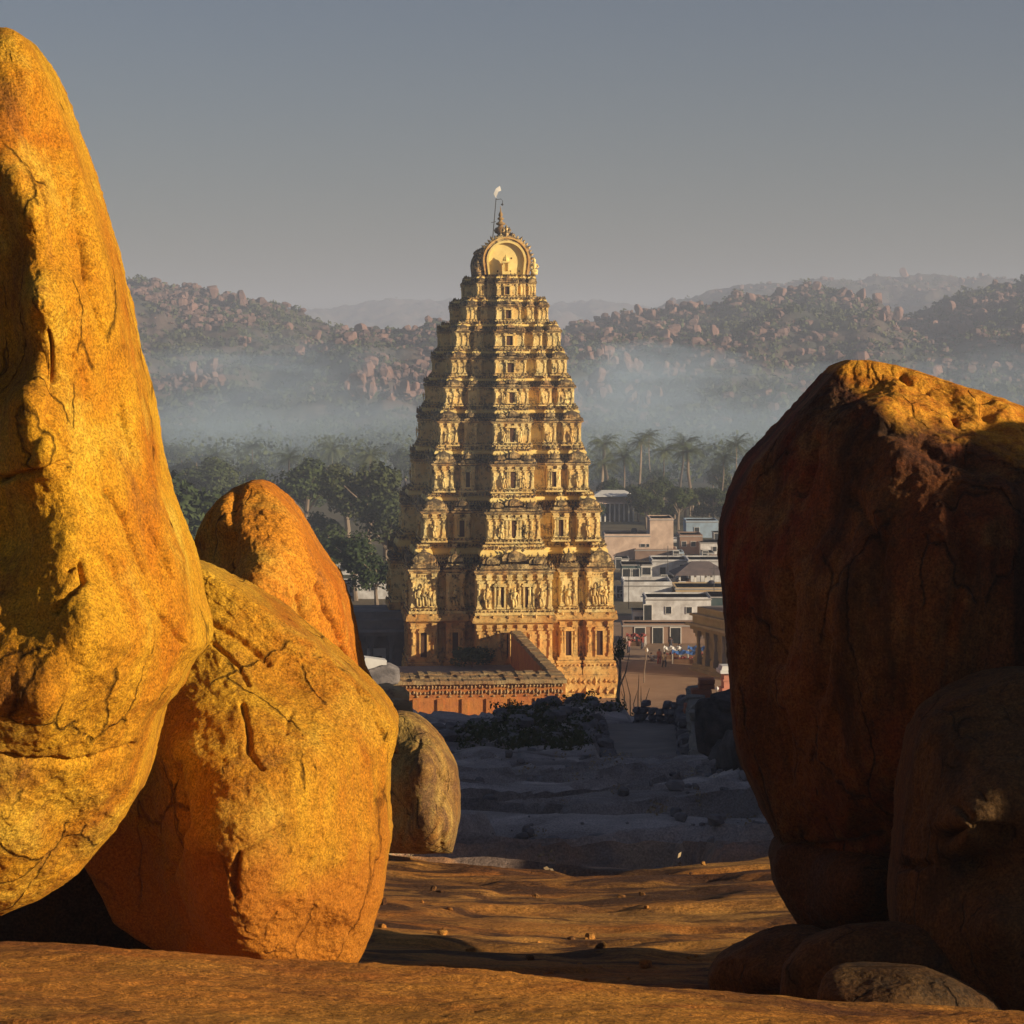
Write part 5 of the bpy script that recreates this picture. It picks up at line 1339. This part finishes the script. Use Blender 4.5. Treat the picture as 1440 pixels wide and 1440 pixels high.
# bushes and low trees filling the ground behind the houses
for i in range(26):
    px = 840 + i * 8.2 + random.uniform(-4, 4); d_ = random.uniform(492, 548)
    if 845 < px < 885 and d_ < 530: d_ = 545
    tree(at(px, d_), d_, random.uniform(5, 8.5), random.uniform(2.6, 4.2), 'low dark tree on the edge of the village', 0, 'low trees behind the village')
TANK = MB().lathe([(.5, 0), (.52, .1), (.5, .9), (.35, 1.1), (.15, 1.15)], 12).mesh('water_tank', M['darkcloth'], True)
for px, py, d_, lb_ in ((925, 787, 424, 'black water tank on the roof of the white house with the tall window'), (1003, 828, 352, 'black water tank on the pale roof behind the blue grey house'), (893, 752, 420, 'black water tank on the pinkish cream house')):
    c = P(px, py, d_); tag(link('water_tank', TANK, None, (c.x, d_ + 3, c.z - .2)), lb_, 'water tank')
for px, py, d_, h_ in ((868, 706, 522, 4.5), (1004, 830, 340, 5), (884, 840, 322, 5.5), (939, 790, 380, 4), (985, 812, 365, 4)):
    c = P(px, py, d_); mbp = MB(); mbp.tube([(0, 0, 0), (.03, 0, h_)], .05, 5); mbp.tube([(-.7, 0, h_ * .9), (.7, 0, h_ * .9)], .03, 4)
    tag(mbp.build('aerial_pole', M['metal'], None, (c.x, d_, c.z - 1.5)), 'thin aerial pole above the roofs, %s' % {868: 'on the pavilion', 1004: 'near the huge dark boulder', 884: 'beside the tower', 939: 'over the white house with a doorway', 985: 'over the hipped roof'}[px], 'pole')
# dead pale stems
c = P(888, 1004, 172); t = thing('dead_shrub', 'tangle of thin pale dead stems beside the right corner of the tower', 'dead shrub', (c.x, 172, c.z - .2))
for i in range(9):
    x0, h_ = -1.0 + i * .24 + random.uniform(-.08, .08), random.uniform(1.6, 3.4)
    mb = MB(); mb.tube([(x0, 0, 0), (x0 + random.uniform(-.12, .12), 0, h_ * .5), (x0 + random.uniform(-.4, .4), 0, h_)], [.045, .035, .015], 5); mb.build('stem', M['dryfrond'], t)
c = P(868, 1012, 178); t = thing('tree', 'slender tree with a pale bare trunk against the right corner of the tower', 'tree', (c.x, 178, c.z - .2))
mb = MB(); mb.tube([(0, 0, 0), (.08, 0, 2.0), (.22, 0, 4.2), (.15, 0, 6.2)], [.16, .12, .09, .03], 7); mb.tube([(.1, 0, 2.4), (.6, 0, 3.6), (.9, .1, 5.0)], [.07, .05, .02], 5); mb.tube([(.2, 0, 3.8), (-.2, .1, 4.8), (-.3, 0, 5.8)], [.06, .04, .02], 5)
mb.build('trunk', M['bark'], t); link('crown', leaf_cloud('crown', M['leaf2'], 700, 77, 9, .08), t, (.3, 0, 5.3), None, (.8, .7, 1.3))
n = 90; dd = rng.uniform(165, 190, n); px_ = rng.uniform(800, 900, n); x_ = (px_ - 720) / F * dd
tag(link('undergrowth', clump_field('undergrowth', np.stack([x_, dd, ground_z(x_, dd)], 1), rng.uniform(.4, .9, n), M['leaf'], 40, .22, 8, .9)), kind='stuff')
for px, py, d, lb_ in ((905, 935, 262, 'leaning white topped wooden pole in the street'), (1003, 962, 232, 'thin street pole before the pillared hall')):
    h = 3.4; t = thing('wooden_pole', lb_, 'pole', (at(px, d), d, 0)); mb = MB(); mb.tube([(0, 0, 0), (.12, 0, h * .5), (.35, 0, h)], [.07, .06, .05], 6); mb.build('shaft', M['bark'], t); mb = MB(); mb.blob((.36, 0, h + .1), (.22, .22, .25)); mb.build('lamp_shade', M['white'], t)

# loose chips and pebbles on the bare slabs, dry tufts in the joints
def scatter(n, ylo, yhi, tlo, thi, fn):
    y = rng.uniform(ylo ** .5, yhi ** .5, n) ** 2; x = y * rng.uniform(tlo, thi, n)
    m = fbm(np.stack([x, y, y * 0], 1), .8, 3) + rng.normal(0, .15, n) > .12
    x, y = x[m], y[m]
    return np.stack([x, y, fn(x, y)], 1)
def fg_z(x, y):
    i = (y - 3.0) / 13.0 * 419; wd = 4 + 5.5 * (y - 3) / 13; j = (x / wd + 1) / 2 * 459
    return Zf[np.clip(np.round(i).astype(int), 0, 419), np.clip(np.round(j).astype(int), 0, 459)]
pts = scatter(600, 17, 34, -.2, .25, lambda x, y: ground_z(x, y) - .05)
tag(link('pebbles', rubble_field('pebbles', pts, rng.uniform(.2, .42, len(pts)) ** 3 * .7, SMALL, M['hillside'], seed=9, sink=.3)), kind='stuff')
pts = scatter(1800, 36, 90, -.12, .2, lambda x, y: ground_z(x, y) - .05)
tag(link('rubble', rubble_field('rubble', pts, rng.uniform(.25, .6, len(pts)) ** 3 * .8, SMALL, M['rubble'], seed=10, sink=.25)), kind='stuff')
pts = scatter(420, 30, 92, -.10, .2, lambda x, y: ground_z(x, y) - .05)
tag(link('dry_grass', clump_field('dry_grass', pts, rng.uniform(.08, .3, len(pts)), M['dryfrond'], 26, .16, 15, 1.0)), kind='stuff')
# ------------------------------------------------------------------ hills
ROCKS_F = [rock_shape(500 + s, 6, 4, 6, .35, .12) for s in range(8)]
BIGR = [mesh_np('boulder', *rock_shape(520 + s, 10, 7, 9, .35, .12), M['hillrock'], False) for s in range(8)]
_used = {}
def hill(name, label, sil, d0, d1, px0, px1, nrock, nbush, seed, rmin=1.5, rmax=4.5, big=60, amp=1.0, mat='hillsoil', side=''):
    r = np.random.default_rng(seed)
    sx = np.array([a for a, _ in sil], float); sy = np.array([b for _, b in sil], float)
    def ridge_z(px): return EYE - (np.interp(px, sx, sy) - 500) / F * d1
    taper = lambda px: sstep(px0, px0 + 160, px) * (1 - sstep(px1 - 160, px1, px))
    def surf(px, s):
        # the ridge line is where the traced skyline stands, d1 metres away
        dist = d0 + (d1 - d0) * s; X = (px - 720) / F * (0.35 * d1 + 0.65 * dist)
        z = ridge_z(px) * np.where(s <= 1, (0.35 * s + 0.65 * sstep(0, 1, s) ** 1.1), 1 - (s - 1) * 1.6)
        p = np.stack([X.ravel(), dist.ravel(), np.zeros(X.size)], 1)
        nz_ = (fbm(p, 1 / 160, 5, .5) * 20 + fbm(p + 55, 1 / 30, 4, .55) * 5).reshape(X.shape) * amp
        z = z + nz_ * np.sin(np.pi * np.clip(s, 0, 1)) ** .8 + (fbm(p, 1 / 25, 4, .6) * 4.5 * amp).reshape(X.shape) * np.clip(s, 0, 1)
        return X, dist, z * 1.0 - 2
    pxs = np.linspace(px0, px1, 260); ss = np.concatenate([np.linspace(-.05, 1, 110), np.linspace(1.04, 1.6, 8)])
    PX, S = np.meshgrid(pxs, ss)
    X, D_, Z = surf(PX, S)
    tag(link(name, mesh_np(name, np.stack([X, D_, Z], -1).reshape(-1, 3), grid_quads(len(ss), len(pxs)), M[mat])), kind='structure')
    # rocks: thick along the skyline and in outcrops
    n = nrock * 3; px = r.uniform(px0, px1, n); s = r.beta(1.7, 1.25, n)
    X, D_, Z = surf(px, s); pts = np.stack([X, D_, Z], 1)
    m = fbm(pts * [1, 1, 0], 1 / 90, 3) + .30 * (s > .86) + r.normal(0, .15, n) > .2
    pts = pts[m][:nrock]; s = s[m][:nrock]
    sz = (rmin + (rmax - rmin) * r.power(.28, len(pts)) ) * (1 + .0 * s)
    low = r.uniform(0, .38, nrock // 5); lx = r.uniform(px0, px1, nrock // 5); X, D_, Z = surf(lx, low)      # scattered rocks on the lower slopes
    pts = np.concatenate([pts, np.stack([X, D_, Z], 1)]); sz = np.concatenate([sz, r.uniform(rmin, rmax * .8, nrock // 5)])
    o = np.argsort(-sz); nb = big
    tag(link('rocks', rubble_field('rocks', pts[o[nb:]], sz[o[nb:]], ROCKS_F, M['hillrock2'], seed=seed, stretch=.35, sink=.0)), kind='stuff')
    for i in o[:nb]:
        q = sz[i]
        b = link('boulder', BIGR[r.integers(0, 8)], None, tuple(pts[i]), (r.uniform(-.2, .2), r.uniform(-.2, .2), r.uniform(0, 6)), (q * r.uniform(.8, 1.3), q * r.uniform(.8, 1.2), q * r.uniform(.8, 1.5)))
        tag(b, label, 'boulder', 'boulders of the ' + side)
    n = nbush * 2; px = r.uniform(px0, px1, n); s = r.beta(1.3, 1.2, n)
    X, D_, Z = surf(px, s); pts = np.stack([X, D_, Z], 1)
    m = fbm(pts * [1, 1, 0] + 77, 1 / 120, 3) + r.normal(0, .3, n) > -.02
    pts = pts[m][:nbush]
    nl = 0 if d0 > 1500 else nbush // 3
    low = r.uniform(-.04, .34, nl); lx = r.uniform(px0, px1, nl); X, D_, Z = surf(lx, low)
    pts = np.concatenate([pts, np.stack([X, D_, np.maximum(Z, 0)], 1)])
    bs = np.concatenate([r.uniform(1.2, 3.6, len(pts) - nl), r.uniform(2.0, 5.0, nl)])
    tag(link('scrub', clump_field('scrub', pts, bs, M['bush'], 18, .38, seed, .8)), kind='stuff')

hill('left_hill', 'pinkish weathered boulder on the misty hill left of the tower', [(-400, 390), (0, 394), (150, 399), (200, 399), (250, 405), (330, 414), (380, 424), (410, 436), (440, 452), (470, 468), (520, 480), (600, 500), (800, 540)], 900, 1500, -250, 760, 9000, 4200, 61, 0.7, 3.4, 95, side='left hill')
hill('middle_hill', 'pinkish boulder on the low hill directly behind the tower', [(300, 520), (420, 492), (470, 470), (500, 460), (525, 454), (560, 458), (620, 450), (660, 452), (700, 466), (760, 482), (900, 530)], 850, 1250, 250, 960, 4200, 2300, 62, 0.7, 3.0, 60, side='middle hill')
hill('right_hill', 'pinkish weathered boulder on the misty hill right of the tower', [(600, 520), (720, 490), (770, 474), (800, 462), (850, 450), (900, 442), (960, 434), (1010, 428), (1030, 414), (1080, 418), (1130, 410), (1190, 414), (1220, 430), (1270, 442), (1310, 428), (1340, 412), (1400, 396), (1440, 390), (1560, 380), (1800, 385)], 820, 1500, 620, 1750, 8500, 6800, 63, 0.7, 3.4, 115, side='right hill')
hill('far_hill', 'small boulder on the blue far ridge', [(700, 500), (860, 452), (940, 426), (1000, 406), (1060, 399), (1150, 392), (1230, 389), (1290, 384), (1380, 388), (1500, 400), (1700, 430)], 2000, 2700, 760, 1720, 500, 1500, 64, 2, 5, 10, side='far ridge')
hill('distant_hill', 'small boulder on the most distant ridge', [(0, 470), (300, 450), (430, 436), (500, 428), (560, 424), (640, 422), (700, 436), (760, 432), (830, 420), (880, 428), (1000, 450)], 3300, 4100, 0, 1050, 20, 60, 65, 2, 4, 0, 1.5, side='distant ridge')
# a few pale outcrops that catch the light low on the slopes
random.seed(5)
for px, py, d, w, lb_ in ((283, 524, 1010, 14, 'large pale ochre outcrop low on the left hill'), (500, 542, 960, 13, 'tilted pink rock slab left of the tower'), (568, 541, 930, 13, 'pink pyramid shaped rock just left of the tower'), (345, 476, 1150, 9, 'rounded pink outcrop on the left hill slope'),
                          (842, 536, 960, 14, 'large pink boulder just right of the tower'), (905, 545, 960, 14, 'broad pink outcrop right of the tower'), (880, 505, 1010, 12, 'pair topped pink outcrop right of the tower'), (935, 512, 1010, 10, 'upright pink boulder right of the tower'), (840, 490, 1050, 11, 'high pink boulder beside the tower'),
                          (1045, 440, 1420, 13, 'craggy outcrop on the skyline of the right hill'), (1110, 432, 1430, 11, 'second craggy outcrop on the skyline of the right hill'), (1095, 462, 1300, 9, 'jagged spur below the right hill crags')):
    c = P(px, py, d)
    t = thing('rock_outcrop', lb_, 'rocks', (c.x, d, c.z - w * .45))
    for k in range(11 if w > 10 else 8):
        q = w * random.uniform(.09, .2)
        link('rock', random.choice(BIGR), t, (random.gauss(0, .27) * w, random.uniform(-.3, .3) * w, (random.random() ** 1.6 * .42) * w), (random.uniform(-.3, .3), random.uniform(-.3, .3), random.uniform(0, 6)), (q, q, q * random.uniform(.9, 1.6)))

# ------------------------------------------------------------------ air: even haze, and low banks of mist over the valley
def vol(name, color, dens, aniso=.3):
    m = bpy.data.materials.new(name); m.use_nodes = True; nt = m.node_tree
    for n_ in list(nt.nodes): nt.nodes.remove(n_)
    o = nt.nodes.new('ShaderNodeOutputMaterial'); v = nt.nodes.new('ShaderNodeVolumePrincipled')
    v.inputs['Color'].default_value = (*color, 1); v.inputs['Density'].default_value = dens; v.inputs['Anisotropy'].default_value = aniso
    nt.links.new(v.outputs[0], o.inputs['Volume'])
    return m
HZ = vol('pale_air', (0.68, 0.77, 0.98), 0.00034, 0.0)
MZ = vol('pale_mist', (0.62, 0.80, 1.0), 0.00075, 0.0)
mb = MB(); mb.box(-2600, 2600, -60, 5000, -1.2, 150); tag(mb.build('haze', HZ), kind='stuff')
SV, SF = sphere(28, 18)
rm = random.Random(12)
spots = []
for k in range(6):          # small overlapping banks, thickest in the middle of the valley
    px = rm.choice((rm.uniform(150, 620), rm.uniform(780, 1150), rm.uniform(1100, 1600)))
    d = rm.uniform(600, 1080); low = rm.random() ** 1.5
    rz = 7 + 20 * low; spots.append((px, d, rm.uniform(3, 12) + 5 * low, rm.uniform(30, 75), rm.uniform(50, 110), rz))
spots += [(520, 800, 12, 60, 120, 16), (430, 860, 14, 60, 110, 18), (880, 760, 14, 50, 110, 18), (1000, 800, 12, 60, 110, 20), (250, 820, 12, 60, 110, 20)]
spots += [(300, 690, 9, 90, 110, 13), (500, 720, 9, 60, 110, 12), (880, 720, 10, 60, 120, 13), (1010, 690, 9, 60, 100, 14), (1140, 730, 8, 90, 130, 13), (1330, 800, 8, 120, 130, 14)]
wisps = []
for k in range(15):        # ragged wisps drifting up the lower slopes
    px = rm.choice((rm.uniform(170, 600), rm.uniform(800, 1120), rm.uniform(1120, 1500))); d = rm.uniform(580, 900)
    wisps.append((px, d, rm.uniform(4, 34), rm.uniform(10, 34), rm.uniform(30, 80), rm.uniform(4, 11)))
MZ2 = vol('dense_pale_mist', (0.62, 0.80, 1.0), 0.0018, 0.0)
for px, d, zz, rx, ry, rz in spots + wisps:
    V = SV * np.array([rx, ry, rz]) * (1 + (.85 if rx < 35 else .45) * fbm(SV * 1.0 + px * .1, 1.1, 3))[:, None]
    tag(link('mist', mesh_np('mist', V, SF, MZ2 if rx < 35 else MZ), None, ((px - 720) / F * d, d, zz)), kind='stuff')
